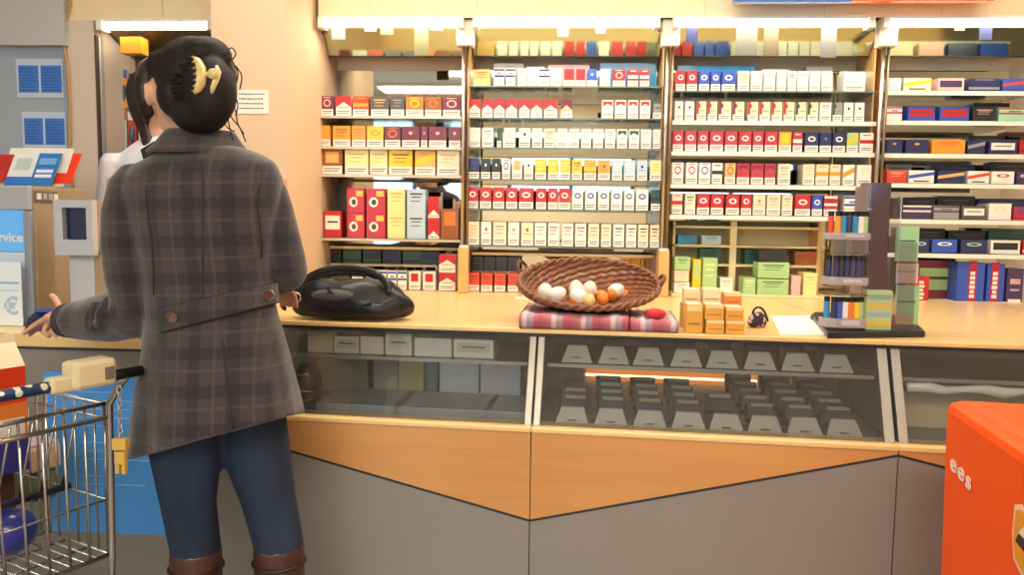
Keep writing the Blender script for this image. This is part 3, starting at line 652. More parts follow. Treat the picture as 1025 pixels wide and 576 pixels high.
# ---- boxes in the first case
def case_pack(tt, px0, px1, py0, py1, v, name, lab, group, base, st='text', acc='#8a8478', d=.08, z=None):
    a = cl(px0, py1, v); b = cl(px1, py0, v)
    zz = a.z if z is None else z
    me = pack_mesh(b.x-a.x, b.z-a.z, d, st, base, acc, False)
    o = bpy.data.objects.new(name, me); COL.objects.link(o)
    p = CM @ Vector(((a.x+b.x)/2, v, zz)); o.location = p; o.rotation_euler = (0, 0, cang)
    tag(o, lab, 'box', group); return o
zc1 = ZL-.011
for i, (x0, x1, y0, y1, c) in enumerate(((308, 333, 334, 354, '#c9c2a8'), (335, 359, 339, 355, '#d9d2bd'), (361, 384, 339, 356, '#d4cfc0'), (386, 412, 337, 358, '#d6d0b6'), (415, 452, 343, 360, '#d2cfc6'), (454, 494, 344, 361, '#d8d5cc'))):
    case_pack(t1, x0, x1, y0, y1, vs1+.04, 'price_box', '%s box on the glass shelf under the handbag, %s along from the woman' % (['drab', 'cream', 'white', 'pale yellow', 'low white', 'low wide white'][i], ORD[i]), 'boxes on the shelf in the glass counter', c, 'label' if i % 2 else 'text', '#c2bba8', d=.12, z=zs1+.001)
for i, (x0, x1, y0, y1, c, lab) in enumerate(((318, 368, 362, 398, '#bdb8a4', 'grey beige carton low in the glass counter beside the woman'), (374, 398, 363, 404, '#d8d4c0', 'cream carton low in the glass counter'), (399, 424, 363, 404, '#c9c37c', 'yellow green carton low in the glass counter'), (427, 438, 368, 405, '#4f7487', 'slim teal carton low in the glass counter'), (440, 479, 366, 400, '#ecebee', 'first large white carton behind the glass, next to the teal one'), (481, 521, 368, 402, '#e8e7ea', 'second large white carton behind the glass, next to the metal post'))):
    case_pack(t1, x0, x1, y0, y1, .25, 'carton', lab, 'cartons on the floor of the glass counter', c, 'plain', c, d=.1, z=zc1)
for i, (x0, x1, y0, y1) in enumerate(((322, 390, 398, 415), (394, 480, 404, 425), (486, 519, 406, 430))):
    a = cz(x0, y0, zc1+.03); b = cz(x1, y1, zc1+.03)
    o = MB().box((a.x, VB+.08, zc1), (b.x, .18, zc1+.026), mat('#8d979c', .35)).build('glass_tray', bev=.003); o.matrix_world = CM.copy()
    tag(o, 'grey glass tray on the case floor, %s from the woman' % ORD[i], 'tray', 'trays on the case floor')

# ---- grey wedge holders in the second case
WEDGE = mat('#aaa69e', .4, noise=.06, scale=30); WEDGED = mat('#4a4f57', .45); WAL = mat('#2e3138', .45); WALT = mat('#8a8680', .45)
def wedge(px, py0, py1, v, z, lab, grp, w=.084, dep=.12, up=.03):
    a = cl(px, py1, v); h = .048
    o = empty('pack_holder', CM @ Vector((a.x, v, z)), cang); tag(o, lab, 'holder', grp)
    MB().add([(-w/2-.004, 0, 0), (w/2+.004, 0, 0), (w/2-.014, .024, h), (-w/2+.014, .024, h), (-w/2-.004, .006, 0), (w/2+.004, .006, 0), (w/2-.014, .03, h), (-w/2+.014, .03, h)],
             [(0,1,2,3),(7,6,5,4),(0,4,5,1),(1,5,6,2),(2,6,7,3),(3,7,4,0)], WEDGE).build('front_plate', o)
    MB().prism([(.031, 0), (dep, 0), (dep, h+up), (.045, h)], -w/2+.012, w/2-.012, WEDGED, 'x').build('holder_body', o)
    MB().box((-.012, .0, .014), (.012, .011, .016), INK).build('marking', o)
    return o
for i, px in enumerate((577, 614, 649, 687, 723, 761, 799, 838)):
    wedge(px, 350, 368, vs2+.03, zs2+.001, 'grey wedge holder on the upper glass shelf, %s from the metal divider' % ORD[i], 'upper row of grey wedge holders')
zf = ZL-.011
for i, px in enumerate((572, 611, 650, 689, 727, 766, 806, 846)):
    wedge(px, 415, 436, VB+.055, zf, 'grey wedge holder on the case floor, %s from the metal divider' % ORD[i], 'lower row of grey wedge holders', w=.092, dep=.06, up=-.02)
    n = (2, 4, 4, 4, 2, 5, 5, 5)[i]
    a = cl(px, 430, VB+.055)
    for k in range(n):
        if i == 4 and k < 1: continue
        v = VB+.135+k*.043; z = zf+.017+k*.0125
        x = a.x - k*(.0035+ (px-600)*.00004)
        o = empty('cigarette_case', CM @ Vector((x, v, z)), cang)
        tag(o, 'dark flip top case, %s row back behind floor holder number %s from the divider' % (ORD[k], ORD[i]), 'case', 'dark cases ranked behind the floor holders')
        X = Matrix.Rotation(math.radians(-35), 4, 'X')
        MB().cbox((0, 0, .026), (.078, .030, .052), WAL, X).build('case_body', o, bev=.003)
        MB().cbox((.004, -.0165, .045), (.060, .002, .010), WALT, X).build('pale_label', o)
# rear stand carrying the raised ranks
o = MB().prism([(VB+.135, zf+.001), (.32, zf+.001), (.32, zf+.055), (VB+.135, zf+.010)], .06, uE-uS-.06, mat('#5a5d60', .5), 'x').build('stepped_stand'); o.matrix_world = CM @ Matrix.Translation((uS, 0, 0))
tag(o, 'dark sloping stand under the ranks of dark cases', 'stand')
a = cl(585, 393, .36); b = cl(775, 383, .36)
o = MB().box((a.x, .36, a.z-.01), (b.x, .40, zs2-.009), mat('#f0a85c', .5)).build('beech_strip'); o.matrix_world = CM.copy(); tag(o, 'lit beech strip at the back of the holder case', 'board')
t = empty('added_case_glow', CM @ Vector(((a.x+b.x)/2, .335, b.z+.006)), cang); tag(t, 'added slim glowing tube under the glass shelf, brightening the beech strip', 'lamp'); hw = (b.x-a.x)/2  # added glow, no lamp of the counter; makes the beech strip look lit
MB().box((-hw, -.004, -.003), (hw, .004, .003), mat('#ffc98a', .5, emit=5)).build('lamp_tube', t)
for s_ in (-1, 1): MB().box((s_*hw-.004, -.005, -.004), (s_*hw+.004, .0245, .005), WHITE).build('end_bracket', t)
# in the third case: plastic bag roll
m = MB()
a = cl(905, 383, .1)
for q in range(1):
    m.tube([(a.x-.02+.05*k, .02, zs3-.030+.006*math.sin(k*2.1)) for k in range(9)], [.014+.005*math.sin(k*1.7) for k in range(9)], mat('#f6f1e6', .25, coat=.5), 8)
o = m.build('plastic_sleeve', smooth=True); o.matrix_world = CM.copy(); tag(o, 'crumpled clear plastic sleeve inside the counter end behind the orange bin', 'plastic wrap')
o = MB().box((a.x-.02, .1, zc1), (a.x+.7, .2, zs3-.055), mat('#c9bd9c', .5)).build('drawer_front', bev=.003); o.matrix_world = CM.copy(); tag(o, 'beige drawer block inside the counter end behind the orange bin', 'box')

# ================================================================== THINGS ON THE WORKTOP
LEATHER = mat('#0a0c13', .42, bump=1.0, scale=22, coat=.1)
# handbag
c = atZ(345, 322, ZC)
t = empty('handbag', (c.x, c.y+.075, ZC), cang); t.scale = (1.12, 1.0, 1.12); tag(t, 'slouchy black leather handbag lying on the worktop beside the woman', 'handbag')
m = MB()
rings = []
N = 28
for i, (z, a, b, ox) in enumerate([(.002, .145, .06, 0), (.012, .170, .085, 0), (.035, .178, .092, .004), (.062, .168, .088, .002), (.086, .145, .078, -.006), (.104, .112, .06, -.008), (.112, .075, .035, -.004)]):
    rings.append([(ox + a*math.cos(2*PI*k/N)*(1+.05*math.sin(5*k*2*PI/N+i*.9)), b*math.sin(2*PI*k/N)*(1+.07*math.sin(7*k*2*PI/N+i*1.3)), z+.006*math.sin(4*k*2*PI/N+i)*(i > 1)) for k in range(N)])
m.loft(rings, LEATHER); m.build('bag_body', t, smooth=True, sub=1)
m = MB()
m.tube([(-.13, -.07, .05), (-.135, -.062, .09), (-.10, -.045, .125), (-.05, -.035, .142), (.02, -.03, .145), (.08, -.035, .135), (.115, -.05, .11), (.13, -.07, .075)], .011, LEATHER, 8, flat=.5)
m.build('strap', t, smooth=True, sub=1)
m = MB(); m.tube([(-.14, -.03, .045), (-.16, -.05, .075), (-.12, -.03, .11), (-.06, .0, .128), (.02, .01, .13), (.09, .0, .12), (.15, -.02, .08), (.165, -.03, .05)], .010, LEATHER, 8, flat=.5); m.build('strap', t, smooth=True, sub=1)
m = MB(); m.tube([(-.17, -.05, .02), (-.185, -.07, .05), (-.15, -.08, .08), (-.12, -.075, .06)], .009, LEATHER, 8); m.build('strap', t, smooth=True, sub=1)
MB().ball((-.02, -.066, .068), (.075, .022, .02), mat('#5c5a58', .7, noise=.3, scale=80), 16).build('lining', t, smooth=True)
m = MB(); m.tube([(-.128+.012*math.cos(a), -.085, .062+.014*math.sin(a)) for a in [2*PI*k/12 for k in range(13)]], .0025, CHROME, 6); m.build('buckle', t, smooth=True)
m = MB(); m.tube([(.02+.06*math.cos(a), -.085-.004*math.sin(a), .075+.02*math.sin(a)-.02*math.cos(a)) for a in [PI+PI*k/12 for k in range(13)]], .005, LEATHER, 6); m.build('piping', t, smooth=True)
# dark pouch inside the case
q = cl(309, 375, .03)
PCH = mat('#0d0e13', .3, coat=.3)
t = empty('dark_pouch', CM @ Vector((q.x-.02, .06, ZL-.011)), cang); tag(t, 'shiny black round pouch inside the glass counter close to the woman', 'pouch')
MB().ball((0, 0, .065), (.048, .04, .063), PCH, 16).build('pouch_body', t, smooth=True)
MB().tube([(-.04, -.035, .03+.0), (.0, -.043, .045), (.04, -.03, .04)], .006, mat('#8d8f94', .25, metal=.8), 6).build('band', t, smooth=True)
MB().tube([(-.03, -.028, .1), (.0, -.036, .095), (.035, -.026, .1)], .005, mat('#8d8f94', .25, metal=.8), 6).build('band', t, smooth=True)

# cloth
def plaidcloth():
    m = bpy.data.materials.new('checked_cloth'); m.use_nodes = True; nt = m.node_tree; b = nt.nodes['Principled BSDF']; b.inputs['Roughness'].default_value = .9
    tc = nt.nodes.new('ShaderNodeTexCoord'); sp = nt.nodes.new('ShaderNodeSeparateXYZ'); nt.links.new(tc.outputs['Object'], sp.inputs[0])
    outs = []
    for ax, per in (('X', .085), ('Y', .07)):
        d = nt.nodes.new('ShaderNodeMath'); d.operation = 'DIVIDE'; d.inputs[1].default_value = per; nt.links.new(sp.outputs[ax], d.inputs[0])
        fr_ = nt.nodes.new('ShaderNodeMath'); fr_.operation = 'FRACT'; nt.links.new(d.outputs[0], fr_.inputs[0])
        r = nt.nodes.new('ShaderNodeValToRGB'); r.color_ramp.interpolation = 'LINEAR'
        e = r.color_ramp.elements; e[0].position = .0; e[0].color = lin('#a84a58'); e[1].position = .38; e[1].color = lin('#b98088')
        for p_, c_ in ((.45, '#e8dcd8'), (.56, '#e9dedc'), (.6, '#9aa2b0'), (.78, '#a3a8b4'), (.82, '#b05a66')): x = e.new(p_); x.color = lin(c_)
        nt.links.new(fr_.outputs[0], r.inputs[0]); outs.append(r)
    mx = nt.nodes.new('ShaderNodeMix'); mx.data_type = 'RGBA'; mx.inputs[0].default_value = .42
    nt.links.new(outs[0].outputs[0], mx.inputs[6]); nt.links.new(outs[1].outputs[0], mx.inputs[7]); nt.links.new(mx.outputs[2], b.inputs['Base Color'])
    return m
CLOTH = plaidcloth()
a = atZ(519, 331, ZC); b = atZ(678, 333, ZC); bk = atZ(640, 306, ZC)
t = empty('checked_cloth', ((a.x+b.x)/2, a.y+.012, ZC), cang*.6); tag(t, 'folded red, white and grey checked cloth under the wicker basket', 'cloth')
h = (b-a).length/2; dp = .30
def slab(x0, x1, y0, y1, z0, z1, sag):
    m = MB(); n = 18; vs = []
    rr = []
    for i in range(n+1):
        x = x0+(x1-x0)*i/n; w = .0025*math.sin(i*1.7)*sag
        r = (z1-z0)/2; zc = (z0+z1)/2
        ring = [(x, y0+r-r*math.cos(a_), zc+r*math.sin(a_)+(w if a_ > 0 else 0)) for a_ in (-PI/2, -PI/3, -PI/6, 0, PI/6, PI/3, PI/2)] + [(x, y1, z1+w), (x, y1, z0)]
        rr.append(ring)
    m.loft(rr, CLOTH); return m
slab(-h, h*.38, 0, dp, .001, .044, 1).build('folded_end', t, smooth=True)
slab(h*.40, h, .004, dp-.03, .001, .036, 1).build('folded_end', t, smooth=True)
MB().ball((h*.72, .05, .05), (.03, .03, .016), mat('#c2202a', .6), 12).build('red_tassel', t, smooth=True)
# card beside basket
p = atZ(524, 299, ZC); o = MB().box((-.035, -.03, 0), (.035, .03, .004), WHITE).build('card', loc=(p.x, p.y, ZC+.0005), rz=.3); tag(o, 'small white card on the worktop peeking out behind the basket rim', 'card')

# basket
WICK = mat('#8a5230', .55, noise=.45, scale=45, coat=.15, bump=.3); WICKD = mat('#6f3f24', .55, noise=.4, scale=50)
ctr = atY(589, 290, 2.46)
t = empty('wicker_basket', (ctr.x, 2.47, ZC+.047), .05); tag(t, 'oval brown wicker basket of eggs standing on the checked cloth', 'basket')
AX, BYr = .215, .175
def bk_pt(f, a_, wob=0):   # f 0 base .. 1 rim
    r = .52+.48*math.sin(f*PI/2)**.9
    x = (AX*r+wob)*math.cos(a_); y = (BYr*r+wob)*math.sin(a_)
    zr = .072+.060*math.sin(a_)            # rim higher at the back
    return (x, y, .004+f**1.25*zr)
for nm, off in (('woven_wall', 0),):
    m = MB(); rings = []; N = 72; R = 16
    for i in range(R+1):
        rings.append([bk_pt(i/R, 2*PI*k/N, .0026*(1 if (k//2+i) % 2 else -1)) for k in range(N)])
    inner = [[(x*.965, y*.965, z+.002) for x, y, z in r] for r in rings][::-1]
    m.loft(rings+inner, WICK, caps=False)
    n0 = len(m.v)
    m.build(nm, t, smooth=False)
m = MB(); m.prism([(AX*.53*math.cos(2*PI*k/40), BYr*.53*math.sin(2*PI*k/40)) for k in range(40)], .0, .007, WICK); m.build('woven_base', t)
m = MB()
for ph in (0, PI):
    path = []
    for k in range(97):
        a_ = 2*PI*k/96; x, y, z = bk_pt(1, a_); tw = 22*a_+ph
        path.append((x*(1+.022*math.cos(tw)), y*(1+.022*math.cos(tw)), z+.006*math.sin(tw)+.002))
    m.tube(path, .0068, WICK, 7, caps=False)
m.build('braided_rim', t, smooth=True)
for s_, a0 in ((-1, 2.75), (1, -.05)):
    m = MB(); b0 = bk_pt(1, a0-.14); b1 = bk_pt(1, a0+.14); ox, oy = math.cos(a0), math.sin(a0)
    m.tube([b0, (b0[0]+.015*ox, b0[1]+.015*oy, b0[2]+.025), ((b0[0]+b1[0])/2+.022*ox, (b0[1]+b1[1])/2+.022*oy, b0[2]+.036), (b1[0]+.015*ox, b1[1]+.015*oy, b1[2]+.025), b1], .0065, WICKD, 8)
    m.build('handle', t, smooth=True, sub=1)
EGG = ((545, 291, 'w', .0), (558, 293, 'w', -.01), (576, 288, 'w', .0), (581, 294, 'w', -.02), (592, 284, 'w', .03), (611, 290, 'w', .0), (604, 296, 'o', -.02), (621, 290, 'o', .0), (629, 290, 'o', .01), (636, 290, 'o', .02), (570, 299, 'o', -.04), (600, 290, 'c', .0), (590, 299, 'c', -.03))
EM = {'w': mat('#f1e9dc', .4, noise=.06, scale=30), 'o': mat('#e8842c', .45, noise=.15, scale=30), 'c': mat('#e9c87e', .45)}
seen = {}
for i, (px, py, k, _) in enumerate(EGG):
    # rest in the bowl: spot on the floor of the bowl seen along that pixel
    zz = t.location.z + (.042 if k == 'w' else .035); p = atZ(px, py+3, zz)
    lx = (p.x-t.location.x)/AX; ly = (p.y-t.location.y)/BYr; rr = math.hypot(lx, ly)
    if rr > .62: p = Vector((t.location.x+(lx/rr)*.62*AX, t.location.y+(ly/rr)*.62*BYr, p.z))
    o = empty('decorated_egg', (p.x, p.y, zz-.022), i*1.3)
    r = .024 if k == 'w' else .018
    m = MB(); prof = [(.0005, 0)] + [(r*math.sin(a_)*(1-.12*math.cos(a_)*-1*.6), r*1.18-r*1.18*math.cos(a_)) for a_ in [PI*j/9 for j in range(1, 9)]] + [(.0005, 2.36*r)]
    m.lathe(prof, EM[k], 16); q = m.build('shell', o, smooth=True); q.rotation_euler = (1.1 if i % 2 else .2, 0, .3*i); 
    if i % 2: q.location = (0, r*1.1, r*.5)
    MB().ball((0, 0, r*2.3), (r*.3, r*.3, r*.12), mat('#c7b28a', .5), 8).build('speck', q, smooth=True)
    kn = {'w': 'white', 'o': 'orange', 'c': 'cream'}[k]; seen[k] = seen.get(k, 0)+1
    tag(o, '%s egg in the wicker basket, %s of its colour counting from the pillar' % (kn, ORD[seen[k]-1]), 'egg', 'eggs in the wicker basket')

# amber packs
def amber(x0, x1, y0, y1, Y, lab, c='#e6a83c', top='#efe3c8', d=.075, z=None):
    a = atY(x0+.3, y1, Y); b = atY(x1-.3, y0, Y); w = b.x-a.x; hh = b.z-a.z
    o = empty('cigarillo_carton', ((a.x+b.x)/2, Y, a.z if z is None else z), cang*.7); tag(o, lab, 'box', 'amber cartons stacked on the worktop')
    m = MB().box((-w/2, 0, 0), (w/2, d, hh), mat(c, .35, coat=.2)); m.build('carton', o, bev=.0015)
    MB().box((-w/2+.002, -.0012, hh*.78), (w/2-.002, -.0003, hh*.96), mat('#f1dca0', .4)).build('pale_band', o)
    MB().box((-w/2+.006, -.0012, hh*.3), (w/2-.006, -.0003, hh*.36), mat('#a8642c', .5)).build('print', o)
    MB().box((-w/2+.003, .004, hh+.0003), (w/2-.003, d-.004, hh+.0012), mat(top, .3)).build('top_label', o)
    return hh
YA = atZ(716, 335, ZC).y + .010
z0 = ZC+.001
amber(686, 704, 308, 336, YA, 'upright amber carton at the end of the pile next to the checked cloth', z=z0)
h1 = amber(706, 725.5, 323, 336, YA, 'bottom amber carton under the white topped one beside the upright carton', z=z0)
h2 = amber(726, 746, 323, 336, YA-.004, 'bottom amber carton beside the floral purse', z=z0)
amber(705, 725, 308, 322, YA+.004, 'white topped amber carton on the bottom one beside the upright carton', z=z0+h1+.0015)
amber(726, 745, 310, 322, YA, 'amber carton stacked over the one beside the floral purse', z=z0+h2+.0015)
YA2 = YA+.10
for x0, x1, y0, y1, lab, c in ((684, 701, 290, 304, 'cream carton resting in the back row above the upright amber one', '#e9d4a0'), (703, 722, 290, 304, 'cream carton in the middle of the back row of the amber pile', '#ecdcb4'), (724, 743, 294, 306, 'orange carton topping the back row of the amber pile', '#ee8c34')):
    a_ = atY(x0, y1, YA2).z
    o_h = a_-z0
    amber(x0, x1, y0, y1, YA2, lab, c, d=.06)
    nm = MB().box((atY(x0, 300, YA2).x, YA2+.003, z0), (atY(x1, 300, YA2).x-.002, YA2+.062, a_-.001), mat('#dd9f3c', .4)).build('cigarillo_carton', bev=.0015)
    tag(nm, {684: 'amber carton standing under the first cream one in the back row', 703: 'amber carton standing under the second cream one in the back row', 724: 'amber carton standing under the orange one in the back row'}[x0], 'box', 'amber cartons stacked on the worktop')
# floral purse
p = atZ(760, 329, ZC)
def dots(name, base, c1, sc, rough=.6):
    m = bpy.data.materials.new(name); m.use_nodes = True; nt = m.node_tree; b = nt.nodes['Principled BSDF']; b.inputs['Roughness'].default_value = rough
    tc = nt.nodes.new('ShaderNodeTexCoord'); v = nt.nodes.new('ShaderNodeTexVoronoi'); v.inputs['Scale'].default_value = sc; nt.links.new(tc.outputs['Object'], v.inputs['Vector'])
    r = nt.nodes.new('ShaderNodeValToRGB'); r.color_ramp.elements[0].position = .38; r.color_ramp.elements[1].position = .42; r.color_ramp.elements[0].color = lin(c1); r.color_ramp.elements[1].color = lin(base)
    nt.links.new(v.outputs['Distance'], r.inputs[0]); nt.links.new(r.outputs[0], b.inputs['Base Color']); return m
FLO = dots('floral_fabric', '#241a24', '#dba6b4', 70)
t = empty('coin_purse', (p.x, p.y+.03, ZC+.001), .5); tag(t, 'small pink and black floral coin purse beside the amber cartons', 'purse')
MB().loft([[(a_*math.cos(2*PI*k/20), b_*math.sin(2*PI*k/20), z) for k in range(20)] for a_, b_, z in ((.024, .016, 0), (.032, .022, .008), (.033, .02, .022), (.026, .012, .036), (.016, .004, .043))], FLO).build('purse_body', t, smooth=True)
MB().tube([(-.02, 0, .038), (-.015, 0, .055), (.0, 0, .062), (.02, .0, .056), (.035, 0, .035), (.036, -.01, .012)], .004, mat('#1d1820', .5), 8).build('loop_strap', t, smooth=True, sub=1)
MB().tube([(-.018, 0, .043), (.018, 0, .043)], .0028, STEEL, 8).build('clasp', t)
# white paper
q = [atZ(772, 318, ZC), atZ(781, 336, ZC), atZ(827, 336, ZC), atZ(813, 317, ZC)]
m = MB(); m.prism([(v.x-q[0].x, v.y-q[0].y) for v in q], 0, .0035, mat('#f6f2ec', .6)); t = m.build('paper_stack', loc=(q[0].x, q[0].y, ZC+.0006)); tag(t, 'thin stack of blank white paper between the coin purse and lighter stand', 'paper')

# lighter stand
q = [atZ(814, 322, ZC), atZ(828, 339.5, ZC), atZ(926, 338, ZC), atZ(912, 324, ZC)]
t = empty('lighter_stand', (atZ(872, 330, ZC).x, q[1].y+.06, ZC)); tag(t, 'tall revolving lighter display stand with black base and three trays', 'display stand')
L_ = t.location
m = MB(); m.prism([(v.x-L_.x, v.y-L_.y) for v in (q[0]+Vector((0, .03, 0)), q[0], q[1], q[2], q[3], q[3]+Vector((-.02, .10, 0)), q[0]+Vector((.04, .12, 0)))], .001, .018, mat('#23262b', .35)); m.build('base', t, bev=.003)
Yc = L_.y+.05
def lx(px): return atY(px, 250, Yc).x - L_.x
ztop = atY(880, 183, Yc).z - ZC
m = MB(); m.box((lx(868), .05, .019), (lx(889), .13, ztop), mat('#6a5d66', .12, metal=.7)); m.build('mirror_column', t, bev=.002)
MB().box((lx(864), .045, .019), (lx(867), .135, ztop-.01), mat('#8c8288', .2, metal=.6)).build('column_edge', t)
MB().box((lx(890), .055, .019), (lx(901), .06, ztop-.04), ACRYL).build('acrylic_panel', t)
MB().box((lx(902), .065, .019), (lx(921), .0675, ztop-.17), ACRYL).build('acrylic_panel', t)
TR = mat('#a9a0a4', .3); LC = [['R', 'O', 's', 'n', 's', 'w', 'v'], ['n', 'n', 'k', 'n', 'u', 'n', 'k'], ['s', 'n', 'b', 'w', 'o', 'y', 'v']]
for r_, (yt, yb) in enumerate(((232, 240), (276, 285), (317, 327))):
    zt = atY(846, yt, Yc-.03).z-ZC; zbt = atY(846, yb, Yc-.03).z-ZC
    x0 = lx(822)-.0; x1 = lx(865)
    zbt = max(zbt, .0195)
    MB().prism([(x0, .045), (x0+.008, -.0), (x0+.03, -.014), (x1-.01, -.014), (x1-.001, .0), (x1-.001, .045)], zbt, zt-.004, TR).build('tray', t, bev=.002)
    MB().box((x0+.045, -.0165, zbt+.008), (x0+.095, -.0145, zt-.008), mat('#cfc4c8', .4)).build('price_label', t)
    MB().prism([(x0, .046), (x0+.008, .0), (x0+.03, -.014), (x1-.01, -.014), (x1-.001, .0), (x1-.001, .046)], zt+.064-.002, zt+.064+.001, ACRYL).build('acrylic_guard', t)
    for k in range(7):
        xx = x0+.014+k*(x1-x0-.026)/6.0
        o = empty('lighter', (L_.x+xx, L_.y+.008+(.012 if k in (0, 6) else 0), ZC+zt-.003)); colr = LC[r_][k]
        MB().prism([(.0085*math.cos(2*PI*j/12), .006*math.sin(2*PI*j/12)) for j in range(12)], 0, .046, mat(CN[colr][0], .25, coat=.4)).build('fuel_body', o)
        MB().prism([(.0085*math.cos(2*PI*j/12), .006*math.sin(2*PI*j/12)) for j in range(12)], .0463, .060, mat('#16161a', .35, metal=.3)).build('metal_head', o)
        tag(o, '%s lighter in the %s tray of the stand, %s from the basket side' % (CN[colr][1], ('top', 'middle', 'bottom')[r_], ORD[k]), 'lighter', 'lighters in the stand trays')
    o = 0
# box and leaflets on the stand
p = atY(866, 327, L_.y+.01)
t2 = empty('tobacco_box', (atY(879, 300, L_.y+.02).x, L_.y+.01, ZC+.0185)); tag(t2, 'yellow and green carton on the black base of the lighter stand', 'box')
w = .072; hh = .112
MB().box((-w/2, 0, 0), (w/2, .035, hh), mat('#b9c48c', .4)).build('carton', t2, bev=.001)
for k, c in enumerate(('#d8c050', '#8fb7b0', '#d8b850', '#7fae9c')): MB().box((-w/2+.003, -.0012, .012+k*.025), (w/2-.003, -.0003, .026+k*.025), mat(c, .4)).build('label_band', t2)
for i, (y0, y1, c, lab) in enumerate(((226, 262, '#a8dca0', 'pale green leaflet in the upper pocket of the lighter stand'), (263, 284, '#d9b8a4', 'pinkish leaflet in the middle pocket of the lighter stand'), (285, 325, '#9ccf98', 'pale green leaflet in the bottom pocket of the lighter stand'))):
    a = atY(897, y0, L_.y+.075); b = atY(918, y1, L_.y+.075)
    zb_ = max(b.z, ZC+.0195)
    o = MB().box((0, 0, 0), (b.x-a.x, .003, a.z-zb_-.002), mat(c, .5)).build('leaflet', loc=(a.x, L_.y+.071, zb_)); tag(o, lab, 'leaflet')
    MB().box((.006, -.001, (a.z-zb_)*.55), (b.x-a.x-.01, -.0003, (a.z-zb_)*.6), mat('#4f7a58', .5)).build('print', o)

# ================================================================== SERVICE COUNTER
pe = CM @ Vector((uA, VB-.02, 0)); pe2 = CM @ Vector((uA, 0, 0))
XE = min(pe.x, pe2.x)-.012
YSv = 2.30; ZSV = atY(90, 334, YSv).z
print('service z', ZSV)
t = empty('service_counter', (XE, YSv, 0)); tag(t, 'plain grey service counter with beech top and blue poster on its front', 'counter')
MB().box((-1.9, 0, .02), (-.0, .02, ZSV-.045), GREYPANEL).build('grey_front', t)
MB().box((-1.9, .021, .02), (-.0, .42, ZSV-.045), mat('#77726b', .6)).build('carcass', t)
MB().box((-1.9, -.02, ZSV-.042), (0, .46, ZSV), WOODTOP).build('counter_top', t, bev=.004)
MB().box((-1.9, -.01, ZSV-.05), (0, .42, ZSV-.043), DARK).build('shadow_gap', t)
a = atY(44, 372, YSv); b = atY(172, 536, YSv)
o = MB().box((a.x-XE, -.004, b.z), (b.x-XE, -.0006, a.z), mat('#52a8ff', .45)).build('poster', t)
m = MB()
for k in range(12):
    zz = a.z-.06-k*.026; l = (.12, .2, .16, .22, .1)[k % 5]
    if k in (5, 9): continue
    m.box((a.x-XE+.11, -.0052, zz), (a.x-XE+.11+l, -.0042, zz+.003), mat('#8fcdf5', .5))
m.build('poster_print', o)
# terminal with the sky-blue sticker
ZT = atY(32, 186, 2.45).z
XTe = atY(34, 200, 2.45).x
t = empty('sales_terminal', (XTe, 2.45, ZSV)); tag(t, 'big grey and tan sales terminal with light blue Service sticker', 'terminal')
MB().box((-.42, .0, .001), (0, .305, ZT-ZSV), TANPL).build('housing', t, bev=.008)
MB().box((-.42, -.018, ZT-ZSV-.078), (-.003, -.001, ZT-ZSV-.001), GREYPL).build('front_header', t, bev=.005)
MB().box((-.028, -.018, .001), (-.003, -.001, ZT-ZSV-.08), mat('#8f939b', .4)).build('front_frame', t, bev=.004)
zq = atY(10, 252, 2.44).z-ZSV; zr_ = atY(10, 208, 2.44).z-ZSV
MB().box((-.42, -.008, zq), (-.03, -.001, zr_), mat('#5fb0f0', .3, emit=.25)).build('glowing_blue_sticker', t)  # faint emission added to the sticker, lifting its blue
MB().box((-.42, -.008, .001), (-.03, -.001, zq-.002), mat('#c9dbea', .4)).build('pale_panel', t)
text('Service', .042, (-.035, -.009, (zq*.68+zr_*.32)), (PI/2, 0, 0), WHITE, t, align='RIGHT')
# buttons on its side
a = atX(34, 191, XTe); b = atX(57, 203, XTe)
MB().box((.0003, a.y-2.45, b.z-ZSV+.0), (.004, b.y-2.45, a.z-ZSV), mat('#6a6258', .4)).build('button_panel', t)
n = 4; dy = (b.y-a.y)/n
for k in range(n): MB().box((.0045, a.y-2.45+dy*(k+.18), b.z-ZSV+.008), (.008, a.y-2.45+dy*(k+.82), a.z-ZSV-.008), mat('#e8e2d6' if k in (0, 3) else '#a79e92', .4)).build('button', t)
# price card
a = atY(-20, 262, 2.40); b = atY(23, 329, 2.40)
t = empty('price_card', (b.x, 2.40, ZSV)); tag(t, 'white card with a blue euro sign standing before the sales terminal', 'card')
MB().box((a.x-b.x, 0, .002), (0, .004, a.z-ZSV), mat('#e4eff6', .4)).build('sheet', t)
MB().box((a.x-b.x, .0042, 0), (0.002, .03, .01), ACRYL).build('holder_foot', t)
text('€', .075, (-.034, -.001, .062), (PI/2, 0, 0), mat('#a9c3de', .5), t)
MB().box((-.2, -.0012, .135), (-.008, -.0003, .142), mat('#8fbfe4', .5)).build('print', t); MB().box((-.2, -.0012, .112), (-.01, -.0003, .116), mat('#b5d3ea', .5)).build('print', t)
